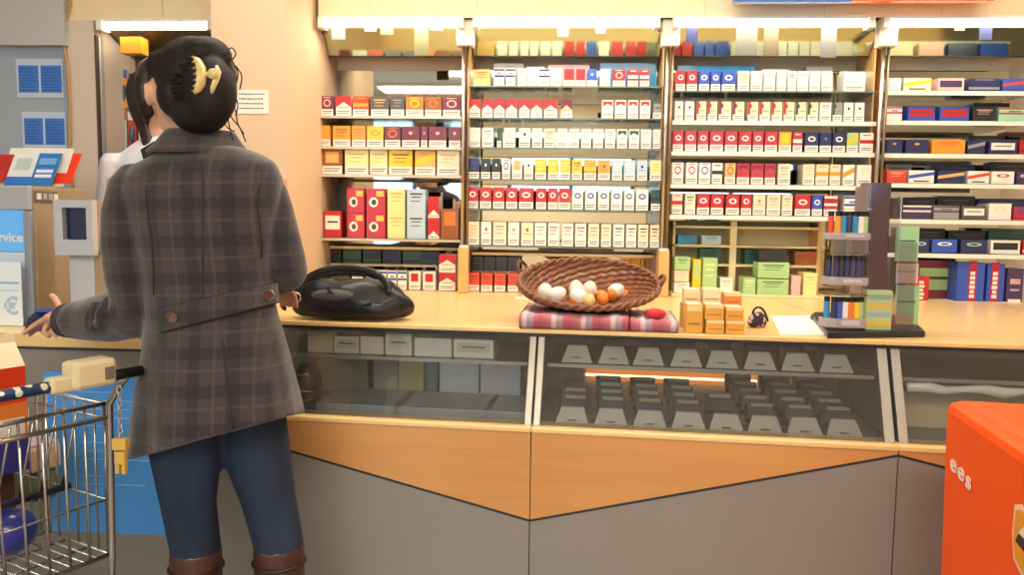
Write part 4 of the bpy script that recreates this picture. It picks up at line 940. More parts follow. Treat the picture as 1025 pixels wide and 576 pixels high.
# customer monitor on pedestal
a = atY(55, 201, 2.405); b = atY(95, 256, 2.405)
t = empty('customer_display', ((a.x+b.x)/2, 2.405, ZSV)); tag(t, 'small pale grey screen unit on a pedestal beside the sales terminal', 'monitor')
w = b.x-a.x; z0_ = b.z-ZSV; z1_ = a.z-ZSV
MB().box((-w/2, .02, z0_+.01), (w/2-.001, .115, z1_), TANPL).build('rear_housing', t, bev=.006)
m = MB(); zi0 = atY(70, 240, 2.405).z-ZSV; zi1 = atY(70, 208, 2.405).z-ZSV; xi0 = atY(64, 220, 2.405).x-t.location.x; xi1 = atY(88, 220, 2.405).x-t.location.x
G2 = mat('#b9bdc4', .4)
m.box((-w/2, -.01, z0_), (w/2, .019, zi0), G2); m.box((-w/2, -.01, zi1), (w/2, .019, z1_+.003), G2); m.box((-w/2, -.01, zi0), (xi0, .019, zi1), G2); m.box((xi1, -.01, zi0), (w/2, .019, zi1), G2)
m.build('bezel', t)
MB().box((xi0+.001, .012, zi0+.001), (xi1-.001, .018, zi1-.001), mat('#1c2a4c', .15)).build('screen', t)
x0 = atY(63, 280, 2.405).x-t.location.x; x1 = atY(89, 280, 2.405).x-t.location.x
MB().box((x0, .03, .006), (x1, .085, z0_-.001), G2).build('pedestal', t, bev=.006)
MB().box((x1+.0005, .032, .006), (x1+.04, .085, z0_+.009), TANPL).build('pedestal_side', t)
MB().box((x0-.01, .0, .0), (x1+.03, .10, .005), BLACK).build('foot_plate', t)
# card reader & dark box
p = atZ(41, 322, ZSV); t = empty('card_reader', (atY(43, 300, 2.34).x, 2.315, ZSV+.001), .1); tag(t, 'dark blue card reader on the service counter beyond the pointing hand', 'card reader')
MB().prism([(0, 0), (.08, 0), (.08, .06), (.02, .035)], -.045, .045, mat('#1b2238', .4), 'x').build('reader_body', t, bev=.004)
MB().box((-.03, .045, .052), (.03, .075, .062), mat('#3557b8', .3)).build('blue_screen', t)
p = atZ(56, 303, ZSV); t = MB().box((-.02, -.03, 0), (.04, .04, .05), mat('#241f38', .5)).build('dark_box', loc=(XTe+.03, 2.68, ZSV+.001)); tag(t, 'small dark violet box at the foot of the sales terminal', 'box')
MB().box((-.03, -.031, .02), (.03, -.0303, .03), mat('#6a5a8c', .5)).build('print', t)
# leaflet rack on top of the terminal
t = empty('leaflet_rack', (atY(36, 187, 2.56).x, 2.56, ZT+.001)); tag(t, 'leaflet rack with blue and white folders on top of the sales terminal', 'leaflet rack')
def leaf(x0, x1, y0, y1, c, Y, name, par, lean=0.03):
    a = atY(x0, y1, Y); b = atY(x1, y0, Y); o_ = par.location
    sh = (b.z-a.z)*.10
    return MB().add([(a.x-o_.x-.012, Y-o_.y, a.z-o_.z), (b.x-o_.x-.012, Y-o_.y, a.z-o_.z), (b.x-o_.x+.012, Y-o_.y+lean, b.z-o_.z), (a.x-o_.x+.012, Y-o_.y+lean, b.z-o_.z),
         (a.x-o_.x-.012, Y-o_.y+.003, a.z-o_.z), (b.x-o_.x-.012, Y-o_.y+.003, a.z-o_.z), (b.x-o_.x+.012, Y-o_.y+lean+.003, b.z-o_.z), (a.x-o_.x+.012, Y-o_.y+lean+.003, b.z-o_.z)],
         [(0,1,2,3),(7,6,5,4),(0,4,5,1),(1,5,6,2),(2,6,7,3),(3,7,4,0)], c).build(name, par)
leaf(3, 65, 148, 186, mat('#e6e2d6', .5), 2.60, 'back_plate', t)
def folder(x0, x1, y0, y1, Y, lab, c, bits, zb_=None):
    o_ = empty('folder', (atY((x0+x1)/2, y1, Y).x, Y, ZT+.002)); tag(o_, lab, 'leaflet', 'folders in the leaflet rack')
    leaf(x0, x1, y0, y1, mat(c, .45), Y, 'cover', o_)
    for (u0, u1, v0, v1, cc) in bits:
        X_ = lambda u: x0+(x1-x0)*u
        leaf(X_(u0), X_(u1), y0+(y1-y0)*v0, y0+(y1-y0)*v1, mat(cc, .45), Y-.002+.03*0, 'print', o_, lean=.03*(v1-v0)) if False else None
    return o_
f1 = folder(7, 31, 153, 186, 2.575, 'white folder with blue foot in the leaflet rack', '#dfe2e4', ())
def onface(par, x0, x1, y0, y1, Y, u0, u1, v0, v1, c):
    a = atY(x0, y1, Y); b = atY(x1, y0, Y); o_ = par.location; H_ = b.z-a.z; W_ = b.x-a.x
    def P(u, v): return (a.x-o_.x+W_*u-.012+.024*v, Y-o_.y+.03*v-.0012, a.z-o_.z+H_*v)
    MB().face([P(u0, v0), P(u1, v0), P(u1, v1), P(u0, v1)], mat(c, .45)).build('print', par)
onface(f1, 7, 31, 153, 186, 2.575, 0, 1, 0, .28, '#2f74c8'); onface(f1, 7, 31, 153, 186, 2.575, .2, .8, .5, .85, '#b9c6c4')
f2 = folder(32, 53, 153, 186, 2.573, 'blue folder with white bands in the leaflet rack', '#2f74c0', ())
for v0, v1, c in ((.25, .35, '#dfe6f2'), (.4, .5, '#dfe6f2'), (.65, .85, '#6fa6dc')): onface(f2, 32, 53, 153, 186, 2.573, .12, .88, v0, v1, c)
f3 = folder(56, 73, 153, 184, 2.60, 'bright red card standing at the pillar end of the leaflet rack', '#e83a14', ())
f4 = folder(-12, 6, 154, 182, 2.585, 'dark red card at the outer end of the leaflet rack', '#b82a22', ())

# ================================================================== ORANGE BIN
hB = .92
C1 = atZ(944, 399, hB); P2_ = atZ(1025, 453, hB)
dv = (P2_-C1).normalized(); ang = math.atan2(dv.y, dv.x)+PI/2     # local -y runs along the side towards the viewer
t = empty('orange_bin', (C1.x, C1.y, 0), ang); tag(t, 'tall orange plastic dump bin with rounded corners in front of the counter end', 'bin')
def rrect(x0, x1, y0, y1, r, n=6):
    o = []
    for cx, cy, a0 in ((x1-r, y1-r, 0), (x0+r, y1-r, PI/2), (x0+r, y0+r, PI), (x1-r, y0+r, 1.5*PI)):
        o += [(cx+r*math.cos(a0+PI/2*k/n), cy+r*math.sin(a0+PI/2*k/n)) for k in range(n+1)]
    return o
ORG = mat('#fb5a0c', .45, spec=.25, noise=.04, scale=3)
m = MB(); W_, L_b = .62, .80
m.loft([[(x, y, z) for x, y in rrect(i, W_-i, -L_b+i, -i, .035)] for z, i in ((.02, .02), (.5, .008), (hB-.02, 0), (hB-.006, .004), (hB, .014))], ORG)
m.build('bin_body', t, smooth=False, bev=.004)
MB().box((.03, -L_b+.03, 0), (W_-.03, -.03, .0195), DARK).build('bin_foot', t)
MB().add([(x, y, hB+.0005) for x, y in rrect(.03, W_-.03, -L_b+.03, -.03, .03)]+[(x, y, hB+.006) for x, y in rrect(.05, W_-.05, -L_b+.05, -.05, .03)], [tuple(range(28))[::-1], tuple(28+i for i in range(28))]+[(i, (i+1) % 28, 28+(i+1) % 28, 28+i) for i in range(28)], ORG).build('lid_panel', t)
BMI = (Matrix.Translation((C1.x, C1.y, 0)) @ Matrix.Rotation(ang, 4, 'Z')).inverted()
def bl_(px, py, x=.004):
    p0 = BMI @ CAMP; d = BMI.to_3x3() @ ray(px, py); return p0 + d*((x-p0.x)/d.x)
pts_ = [bl_(957, 465), bl_(964.5, 473), bl_(972, 482)]
for ch, p in zip('ees', pts_):
    q_ = text(ch, .050, (-.001, p.y, p.z), (PI/2, 0, -PI/2), mat('#f6dcd2', .5), t, ext=.0006); q_.scale = (1.6, 1, 1)
e0 = bl_(1016, 533, .004)
def shield(sc, x, c, nm):
    pts = [(-.5, .42), (-.30, .5), (0, .42), (.30, .5), (.5, .42), (.52, 0), (.42, -.36), (.2, -.46), (0, -.52), (-.2, -.46), (-.42, -.36), (-.52, 0)]
    cy = e0.y-.062
    return MB().prism([(cy-u*.12*sc, e0.z+v*.115*sc) for u, v in pts], x, x+.0015, c, 'x').build(nm, t)
shield(1.0, -.0005, mat('#f0c8b0', .5), 'emblem_border'); shield(.86, -.0018, mat('#e89a20', .5), 'emblem')
MB().prism([(e0.y-.02, e0.z-.008), (e0.y-.09, e0.z-.016), (e0.y-.07, e0.z+.006), (e0.y-.03, e0.z+.008)], -.003, -.002, mat('#2c2420', .5), 'x').build('emblem_mark', t)
MB().prism([(e0.y-.03, e0.z+.01), (e0.y-.06, e0.z+.009), (e0.y-.05, e0.z+.03)], -.003, -.002, mat('#f4ead8', .5), 'x').build('emblem_mark', t)

# ================================================================== SHOPPING CART
WIRE = mat('#b8b8b4', .22, metal=.9); BEIGE = mat('#cdbf98', .4)
cp = atZ(104, 404, .84)
hx = Vector((-.90, .436, 0)).normalized()           # basket runs this way
cang2 = math.atan2(-hx.x, hx.y)                      # local +y = hx
t = empty('shopping_cart', (cp.x, cp.y, 0), cang2); tag(t, 'chrome wire shopping cart with blue handle and beige coin lock before the service counter', 'shopping cart')
TM = Matrix.Translation((cp.x, cp.y, 0)) @ Matrix.Rotation(cang2, 4, 'Z'); TI = TM.inverted()
# local: +y forward, far side is x=0 (counter side); near side at -x? find out
loc_cam = TI @ CAMP
sgn = 1 if loc_cam.x > 0 else -1
WID = .50*sgn; LEN = .80
zr, zb_ = .84, .47
def rim_z(v): return zr-.0*v
r1 = .0032
def side(x, y0, y1, n, tp=0.05, nm='basket_side'):
    m = MB()
    for z in (zb_, (zb_+zr)/2-.05, zr-.035): m.tube([(x*(1-tp*(zr-z)/(zr-zb_)), y0, z), (x*(1-tp*(zr-z)/(zr-zb_)), y1, z)], .0026, WIRE, 6)
    m.tube([(x, y0, zr), (x, y1, zr)], .005, WIRE, 8)
    for k in range(n+1):
        y = y0+(y1-y0)*k/n; m.tube([(x, y, zr), (x*(1-tp), y, zb_)], r1 if k % 6 else .0045, WIRE, 6)
    m.build(nm, t, smooth=True)
side(.0, 0, LEN, 20); side(WID, 0, LEN, 20)
def endp(y, n, nm):
    m = MB()
    for z in (zb_, (zb_+zr)/2-.05): m.tube([(0, y, z), (WID*.95, y, z)], .0028, WIRE, 6)
    m.tube([(0, y, zr), (WID, y, zr)], .0055, WIRE, 8)
    for k in range(n+1):
        x = WID*k/n; m.tube([(x, y, zr), (x*.95, y, zb_)], .0045 if k in (0, n) else .0036, WIRE, 6)
    m.build(nm, t, smooth=True)
endp(-.0, 10, 'rear_gate'); endp(LEN, 10, 'basket_front')
m = MB()
for k in range(17): m.tube([(WID*.97*k/16, 0, zb_), (WID*.97*k/16, LEN, zb_)], .0028, WIRE, 6)
for k in range(10): m.tube([(0, LEN*k/9, zb_-.005), (WID*.97, LEN*k/9, zb_-.005)], .0035, WIRE, 6)
m.build('basket_floor', t, smooth=True)
# uprights, handle
for x in (0, WID):
    m = MB(); m.tube([(x, -.0, .30), (x, -.012, zb_), (x, -.02, zr), (x, -.07, .90), (x, -.10, .925)], .0085, WIRE, 10); m.build('side_upright', t, smooth=True)
def patt():
    m = bpy.data.materials.new('handle_print'); m.use_nodes = True; nt = m.node_tree; b = nt.nodes['Principled BSDF']; b.inputs['Roughness'].default_value = .35
    tc = nt.nodes.new('ShaderNodeTexCoord'); v = nt.nodes.new('ShaderNodeTexVoronoi'); v.inputs['Scale'].default_value = 48; nt.links.new(tc.outputs['Object'], v.inputs['Vector'])
    r = nt.nodes.new('ShaderNodeValToRGB'); r.color_ramp.interpolation = 'CONSTANT'; r.color_ramp.elements[0].color = lin('#d8dcc8'); r.color_ramp.elements[1].position = .38; r.color_ramp.elements[1].color = lin('#1f3560')
    nt.links.new(v.outputs['Distance'], r.inputs[0]); nt.links.new(r.outputs[0], b.inputs['Base Color']); return m
m = MB(); m.tube([(WID*.22, -.10, .925), (WID*1.04, -.10, .925)], .0125, patt(), 14); m.build('handle_sleeve', t, smooth=True)
m = MB(); m.tube([(-.03*sgn, -.10, .925), (WID*.215, -.10, .925)], .0125, BLACK, 12); m.build('handle_end', t, smooth=True)
MB().cbox((WID*.20, -.104, .942), (.098, .055, .062), BEIGE).build('coin_lock', t, bev=.01)
MB().cbox((WID*.33, -.10, .927), (.05, .036, .034), BEIGE).build('lock_collar', t, bev=.006)
MB().cbox((WID*.14, -.1325, .94), (.022, .004, .028), mat('#6a6458', .5)).build('coin_slot', t, bev=.001)
m = MB(); m.tube([(WID*.02, -.02, zr-.03), (WID*.98, -.02, zr-.03)], .006, WIRE, 8); m.build('cross_tube', t, smooth=True)
# child seat flap inside
m = MB()
for k in range(9): m.tube([(WID*(.1+.1*k), .03, zr-.02), (WID*(.1+.1*k), .10, zb_+.16)], .003, WIRE, 6)
m.tube([(WID*.06, .10, zb_+.16), (WID*.94, .10, zb_+.16)], .009, mat('#1d2740', .5), 8)
m.build('child_seat', t, smooth=True)
# chassis
m = MB()
for x in (.03*sgn, WID-.03*sgn): m.tube([(x, -.02, .30), (x, .3, .24), (x, .78, .16)], .011, WIRE, 10); m.tube([(x, .0, .30), (x, -.02, .14)], .011, WIRE, 10); m.tube([(x, .62, .19), (x, .55, zb_)], .009, WIRE, 8)
m.tube([(.03*sgn, .3, .24), (WID-.03*sgn, .3, .24)], .008, WIRE, 8); m.build('chassis', t, smooth=True)
for x in (.03*sgn, WID-.03*sgn):
    for y in (-.02, .76):
        o = MB().tube([(x-.012, y, .06), (x+.012, y, .06)], .06, mat('#2a2a2c', .6), 20).build('caster', t, smooth=False)
        MB().prism([(y-.02, .05), (y+.02, .05), (y+.015, .15), (y-.015, .15)], x+.014, x+.018, STEEL, 'x').build('fork', o)
# key tag hanging from the coin lock
hk = TM @ Vector((WID*.11, -.14, .90))
KY = mat('#c9a24c', .4)
t3_ = empty('key_tag', (hk.x, hk.y, .765)); tag(t3_, 'yellow wooden key tag hanging on a chain from the coin lock of the cart', 'key tag')
m = MB()
for k in range(8):
    z = .135-.0155*k; a_ = (k % 2)*PI/2
    m.tube([(.005*math.cos(a_)*math.cos(s), .005*math.sin(a_)*math.cos(s), z+.010*math.sin(s)) for s in [2*PI*j/10 for j in range(11)]], .0015, STEEL, 5)
m.build('chain', t3_, smooth=True)
MB().cbox((0, 0, .012), (.032, .02, .026), KY).build('upper_block', t3_, bev=.002)
MB().cbox((0, 0, -.020), (.024, .016, .030), KY).build('lower_block', t3_, bev=.002)
for s in (-1, 1): MB().cbox((s*.007, 0, -.046), (.009, .012, .020), KY).build('peg', t3_, bev=.001)

# contents, placed in cart-local coordinates
def incart(name, lx_, ly_, z, lab, cat, rz=0):
    p = TM @ Vector((lx_, ly_, z)); o = empty(name, p, cang2+rz); tag(o, lab, cat, 'shopping in the cart'); return o
fl = zb_+.005

def cart_at(px, py, zz): return TI @ atZ(px, py, zz)
qc = cart_at(-6, 473, .655)
o = incart('drink_carton', qc.x, qc.y, .655, 'tall orange and purple gable topped carton riding highest in the shopping cart', 'carton')
w, d, h = .12, .09, .26
MB().box((-w/2, -d/2, 0), (w/2, d/2, h*.32), mat('#33307e', .4)).build('purple_foot', o)
MB().box((-w/2, -d/2, h*.321), (w/2, d/2, h*.66), mat('#d9772e', .4)).build('orange_panel', o)
MB().box((-w/2, -d/2, h*.661), (w/2, d/2, h), mat('#d43a18', .4)).build('red_panel', o)
MB().prism([(-d/2, h), (d/2, h), (.004, h+.055), (.004, h+.075), (-.004, h+.075), (-.004, h+.055)], -w/2, w/2, mat('#efd9b4', .5), 'x').build('gable_top', o)
MB().box((-.01, -d/2-.0015, h*.36), (w/2-.008, -d/2-.0003, h*.52), mat('#d8cfc4', .5)).build('white_label', o)
MB().box((w/2+.0003, -d/2+.008, h*.36), (w/2+.0015, d/2-.02, h*.52), mat('#d8cfc4', .5)).build('white_label', o)
o = incart('snack_pack', qc.x, qc.y, fl, 'dark brown pack holding up the orange carton in the cart', 'packet')
MB().box((-.11, -.0, 0), (.05, .06, .655-fl-.001), mat('#5a3a2c', .45, noise=.4, scale=30)).build('pack_body', o, bev=.006)
MB().box((.0503, .01, .05), (.052, .05, .11), mat('#c98a4a', .45)).build('pack_label', o)
q = cart_at(36, 448, .62)
o = incart('bread_tray', q.x, q.y, fl+.085, 'cream and pink wrapped tray next to the orange carton in the cart', 'food tray')
MB().box((-.05, -.05, 0), (.045, .06, .075), mat('#cdb094', .45)).build('tray', o, bev=.01)
MB().box((-.046, -.046, .0755), (.041, .056, .081), mat('#d7bfc0', .3)).build('film_lid', o, bev=.002)
o2 = incart('green_bag', q.x, q.y, fl, 'olive green bag lying on the cart floor below the cream tray', 'bag')
MB().loft([[(.06*a_*math.cos(2*PI*k/20)*(1+.06*math.sin(3*k)), .06*a_*math.sin(2*PI*k/20)*(1+.05*math.sin(5*k)), z) for k in range(20)] for a_, z in ((.75, 0), (1, .02), (1.02, .05), (.8, .083))], mat('#5f6a45', .4, noise=.3, scale=30)).build('bag_body', o2, smooth=True)
q = cart_at(6, 553, fl)
o = incart('blue_pack', min(q.x, -.04), q.y-.02, fl, 'royal blue round wrapped pack lying lowest in the cart', 'packet')
MB().ball((0, 0, .055), (.062, .055, .055), mat('#27369a', .3, coat=.4, noise=.2, scale=40), 18).build('wrapper', o, smooth=True)

# ================================================================== PEOPLE
def loose_skin(parts, vox=.006, sm=4): pass
SKIN = mat('#d3a083', .5, noise=.06, scale=12)

def hand(mb, wrist, palm, idx, mid, ring_, pinky, thumb, pr=.026):
    """palm slab plus five separate finger chains, all world points"""
    mb.tube([wrist, palm], [pr*.95, pr*1.15], SKIN, 12, flat=.55)
    for ch, r in ((idx, .0086), (mid, .0090), (ring_, .0085), (pinky, .0072), (thumb, .0098)):
        n = len(ch); mb.tube([tuple(palm)] + [tuple(p) for p in ch], [r*1.15]+[r*(1-.12*i/(n-1)) for i in range(n)], SKIN, 10)
        mb.ball(tuple(ch[-1]), r*.9, SKIN, 10)

def head(mb, c, rz, s=1.0, parts=None):
    """head facing local +y turned by rz"""
    X = Matrix.Translation(c) @ Matrix.Rotation(rz, 4, 'Z') @ Matrix.Scale(s, 4)
    mb.ball((0, -.012, .018), (.076, .094, .098), SKIN, 20, X)       # skull
    mb.ball((0, .028, -.035), (.058, .060, .075), SKIN, 18, X)       # face
    mb.ball((0, .055, -.085), (.026, .026, .024), SKIN, 12, X)       # chin
    mb.tube([(0, .082, .012), (0, .100, -.022), (0, .098, -.030)], [.008, .013, .011], SKIN, 10, X)
    mb.tube([(-.018, .086, -.028), (.018, .086, -.028)], .008, SKIN, 8, X)
    for sx in (-1, 1):
        mb.ball((sx*.028, .070, .030), (.022, .012, .006), SKIN, 10, X)   # brow
        mb.tube([(sx*.076, -.004, .022), (sx*.086, -.012, .018), (sx*.086, -.012, -.012), (sx*.078, -.004, -.030)], [.007, .009, .008, .006], SKIN, 8, X)  # ear
    return X
def face_parts(X, par, loc):
    T = Matrix.Translation(-Vector(loc)) @ X
    for sx in (-1, 1):
        MB().ball((sx*.029, .078, .010), (.0125, .008, .0095), mat('#f2ece6', .2), 12, T).build('eye', par, smooth=True)
        MB().ball((sx*.029, .0855, .010), (.0055, .002, .0055), mat('#3a2a20', .2), 10, T).build('iris', par, smooth=True)
        MB().tube([(sx*.014, .086, .032), (sx*.030, .088, .037), (sx*.046, .078, .031)], .003, mat('#241a16', .8), 6, T).build('eyebrow', par, smooth=True)
    MB().tube([(-.022, .084, -.055), (-.008, .092, -.052), (0, .092, -.053), (.008, .092, -.052), (.022, .084, -.055)], [.002, .0055, .005, .0055, .002], mat('#b56a62', .45), 8, T).build('lips', par, smooth=True)

# ------------------------------------------------------------ the woman
Y0 = 1.88
def W(px, py, dy=0): return atY(px, py, Y0+dy)
ROOTW = Vector((W(215, 300).x, Y0+.03, 0))
wo = empty('person', ROOTW); tag(wo, 'woman seen from behind in a grey plaid wool coat, hair clipped up, one hand pointing', 'person')
def rel(mb):
    mb.v = [(v[0]-ROOTW.x, v[1]-ROOTW.y, v[2]-ROOTW.z) for v in mb.v]; return mb
# body
mb = MB()
HC = W(184, 97, .04); HR = math.radians(38)
XH = head(mb, HC, HR, .98)
mb.tube([W(200, 165, .03), W(196, 140, .03), W(190, 112, .05)], [.066, .054, .052], SKIN, 16)
mb.loft([[tuple(W(xc+hw*math.cos(a_), y, .03+d*math.sin(a_)+.25*(hw*math.cos(a_))/400)) for a_ in [2*PI*k/24 for k in range(24)]] for xc, hw, y, d in ((200, 30, 152, .05), (200, 62, 172, .085), (204, 62, 220, .10), (207, 52, 290, .095), (212, 66, 350, .115), (214, 68, 400, .12), (214, 40, 428, .08))], SKIN)
SL = [W(130, 182, .01), W(124, 220, -.01), W(128, 270, .0), W(140, 308, .02), W(104, 318, .08), W(74, 320, .14), W(62, 319, .16)]
SR = [W(266, 180, .07), W(272, 218, .07), W(281, 252, .07), W(282, 268, .10), W(272, 276, .21), W(262, 284, .29)]
mb.tube(SL, [.052, .046, .042, .042, .036, .028, .026], SKIN, 14)
mb.tube(SR, [.052, .046, .042, .042, .034, .027], SKIN, 14)
# pointing left hand
pw = W(62, 319, .16); pp = W(53, 317, .175)
hand(mb, pw, pp, [W(44, 320, .185), W(34, 326, .19), W(24, 334, .19)],
     [W(44, 324, .20), W(36, 329, .215), W(30, 335, .215)],
     [W(47, 326, .165), W(43, 333, .16), W(49, 337, .155)],
     [W(53, 326, .15), W(51, 334, .145), W(57, 337, .145)],
     [W(60, 308, .165), W(56, 300, .17), W(52, 296, .175)], .027)
# resting hand by the bag
pw = W(262, 284, .29); pp = pw + Vector((.02, .06, -.008))
zt_ = ZC+.012
def RP(dx, dy, z=0): return Vector((pp.x+dx, pp.y+dy, max(pp.z-.02+z, zt_)))
hand(mb, pw, pp, [RP(-.012, .045), RP(-.014, .07, -.02), RP(-.014, .085, -.05)], [RP(.004, .048), RP(.006, .076, -.02), RP(.006, .092, -.05)], [RP(.018, .042), RP(.022, .068, -.02), RP(.022, .082, -.05)], [RP(.032, .032), RP(.038, .052, -.02), RP(.038, .064, -.05)], [RP(-.032, .012), RP(-.046, .03, -.01), RP(-.048, .046, -.03)])
# legs
LG = [(W(188, 400, .0), .085), (W(186, 450, .0), .078), (W(189, 505, .0), .058), (W(196, 550, .02), .054)]
RG = [(W(246, 400, .07), .085), (W(255, 445, .08), .078), (W(269, 500, .07), .060), (W(279, 545, .06), .055)]
def down(L):
    p = L[-1][0]; return L + [(Vector((p.x+.002, p.y+.0, .28)), .050), (Vector((p.x+.004, p.y-.01, .12)), .036), (Vector((p.x+.004, p.y-.005, .055)), .036)]
for L in (LG, RG):
    D = down(L); mb.tube([p for p, r in D], [r*.9 for p, r in D], SKIN, 16)
    f = D[-1][0]; mb.tube([f+Vector((0, -.03, -.01)), f+Vector((-.01, .06, -.018)), f+Vector((-.025, .15, -.03))], [.03, .034, .024], SKIN, 12)
ob = rel(mb).build('body', wo, remesh=.0055, smoothit=3)
face_parts(XH, wo, ROOTW)

# jeans + boots
JE = mat('#1d3048', .8, noise=.35, scale=14, bump=.1, stretch=(1, 1, .4), dark='#131f33')
mb = MB()
for L in (LG, RG):
    D = down(L)[:5]; mb.tube([p for p, r in D], [r*1.06+.004 for p, r in D], JE, 20)
mb.tube([W(214, 330, .03), W(214, 380, .03), W(214, 420, .03)], [.11, .135, .12], JE, 20)
rel(mb).build('jeans', wo, remesh=.008, smoothit=3)
BT = mat('#4a2a22', .45, noise=.25, scale=18, coat=.15)
for L, yb in ((LG, 553), (RG, 543)):
    p = L[-1][0]; m = MB(); D = down(L)
    top = Vector((p.x, p.y, p.z))
    q = [(top+Vector((0, 0, .004)), .063), (top+Vector((0, 0, -.03)), .064), (Vector((p.x+.002, p.y, .33)), .062), (Vector((p.x+.004, p.y-.01, .2)), .052), (Vector((p.x+.004, p.y-.01, .12)), .048), (Vector((p.x+.004, p.y-.01, .06)), .048)]
    m.tube([a for a, r in q], [r for a, r in q], BT, 20)
    f = Vector((p.x+.004, p.y-.01, .045))
    m.tube([f+Vector((0, -.03, .005)), f+Vector((-.008, .05, .0)), f+Vector((-.022, .13, -.006)), f+Vector((-.03, .19, -.012))], [.04, .044, .040, .025], BT, 16, flat=.85)
    b = rel(m).build('boot', wo, remesh=.007, smoothit=2)
    m = MB(); m.tube([tuple(Vector((top.x+.0655*math.cos(a_), top.y+.0655*math.sin(a_), top.z-.045))) for a_ in [2*PI*k/28 for k in range(29)]], .004, mat('#2e1814', .5), 6); rel(m).build('boot_strap', b, smooth=True)
    m = MB(); m.box((f.x-.03, f.y-.06, .0), (f.x+.03, f.y+.0, .03), BLACK); rel(m).build('heel', b, bev=.004)

# coat
def plaid():
    m = bpy.data.materials.new('plaid_wool'); m.use_nodes = True; nt = m.node_tree; b = nt.nodes['Principled BSDF']
    b.inputs['Roughness'].default_value = .95; b.inputs['Specular IOR Level'].default_value = .15; b.inputs['Sheen Weight'].default_value = .35; b.inputs['Sheen Roughness'].default_value = .5
    tc = nt.nodes.new('ShaderNodeTexCoord'); mp = nt.nodes.new('ShaderNodeMapping'); mp.inputs['Rotation'].default_value = (0, .035, 0)
    nt.links.new(tc.outputs['Object'], mp.inputs[0]); sp = nt.nodes.new('ShaderNodeSeparateXYZ'); nt.links.new(mp.outputs[0], sp.inputs[0])
    base = None
    n = nt.nodes.new('ShaderNodeTexNoise'); n.inputs['Scale'].default_value = 180; n.inputs['Detail'].default_value = 3; nt.links.new(tc.outputs['Object'], n.inputs['Vector'])
    n2 = nt.nodes.new('ShaderNodeTexNoise'); n2.inputs['Scale'].default_value = 9; nt.links.new(tc.outputs['Object'], n2.inputs['Vector'])
    cur = nt.nodes.new('ShaderNodeMix'); cur.data_type = 'RGBA'; cur.inputs[6].default_value = lin('#373133'); cur.inputs[7].default_value = lin('#4b4443'); nt.links.new(n.outputs['Fac'], cur.inputs[0]); cur = cur.outputs[2]
    def band(ax, per, off, stops, col, amt):
        nonlocal cur
        d = nt.nodes.new('ShaderNodeMath'); d.operation = 'MULTIPLY_ADD'; d.inputs[1].default_value = 1/per; d.inputs[2].default_value = off; nt.links.new(sp.outputs[ax], d.inputs[0])
        f_ = nt.nodes.new('ShaderNodeMath'); f_.operation = 'FRACT'; nt.links.new(d.outputs[0], f_.inputs[0])
        r = nt.nodes.new('ShaderNodeValToRGB'); e = r.color_ramp.elements; e[0].position = 0; e[0].color = (0, 0, 0, 1); e[1].position = 1; e[1].color = (0, 0, 0, 1)
        for p_, v_ in stops: x = e.new(p_); x.color = (v_, v_, v_, 1)
        nt.links.new(f_.outputs[0], r.inputs[0])
        s_ = nt.nodes.new('ShaderNodeMath'); s_.operation = 'MULTIPLY'; s_.inputs[1].default_value = amt; nt.links.new(r.outputs[0], s_.inputs[0])
        k = nt.nodes.new('ShaderNodeMix'); k.data_type = 'RGBA'; nt.links.new(s_.outputs[0], k.inputs[0]); nt.links.new(cur, k.inputs[6]); k.inputs[7].default_value = lin(col); cur = k.outputs[2]
    wide = [(.30, 0), (.34, 1), (.62, 1), (.66, 0)]; thin = [(.44, 0), (.47, 1), (.52, 1), (.55, 0)]
    band('X', .086, .1, wide, '#25232b', .5); band('Z', .086, .2, wide, '#25232b', .5)
    band('X', .086, .58, thin, '#64524d', .28); band('Z', .086, .66, thin, '#64524d', .28)
    nt.links.new(cur, b.inputs['Base Color'])
    bp = nt.nodes.new('ShaderNodeBump'); bp.inputs['Strength'].default_value = .5; bp.inputs['Distance'].default_value = .0015; nt.links.new(n.outputs['Fac'], bp.inputs['Height'])
    bp2 = nt.nodes.new('ShaderNodeBump'); bp2.inputs['Strength'].default_value = .35; bp2.inputs['Distance'].default_value = .02; nt.links.new(n2.outputs['Fac'], bp2.inputs['Height']); nt.links.new(bp.outputs[0], bp2.inputs['Normal']); nt.links.new(bp2.outputs[0], b.inputs['Normal'])
    return m
PLAID = plaid()
RINGS = [  # y, xl, xr, depth, slope, dy
    (143, 172, 226, .060, -.02, .03), (151, 156, 244, .085, -.06, .03), (160, 132, 262, .105, -.08, .03), (170, 118, 276, .118, -.09, .03), (186, 114, 283, .128, -.09, .03),
    (215, 121, 281, .132, -.10, .03), (250, 131, 277, .128, -.14, .03), (285, 139, 273, .118, -.20, .03), (312, 143, 274, .118, -.26, .03), (335, 141, 279, .130, -.28, .03),
    (370, 135, 288, .148, -.28, .03), (405, 130, 296, .162, -.28, .03), (437, 127, 303, .172, -.27, .03)]
def ring_at(t_):
    for a, b in zip(RINGS[:-1], RINGS[1:]):
        if a[0] <= t_ <= b[0]:
            f = (t_-a[0])/(b[0]-a[0]); return [a[i]+(b[i]-a[i])*f for i in range(6)]
    return list(RINGS[0] if t_ < RINGS[0][0] else RINGS[-1])
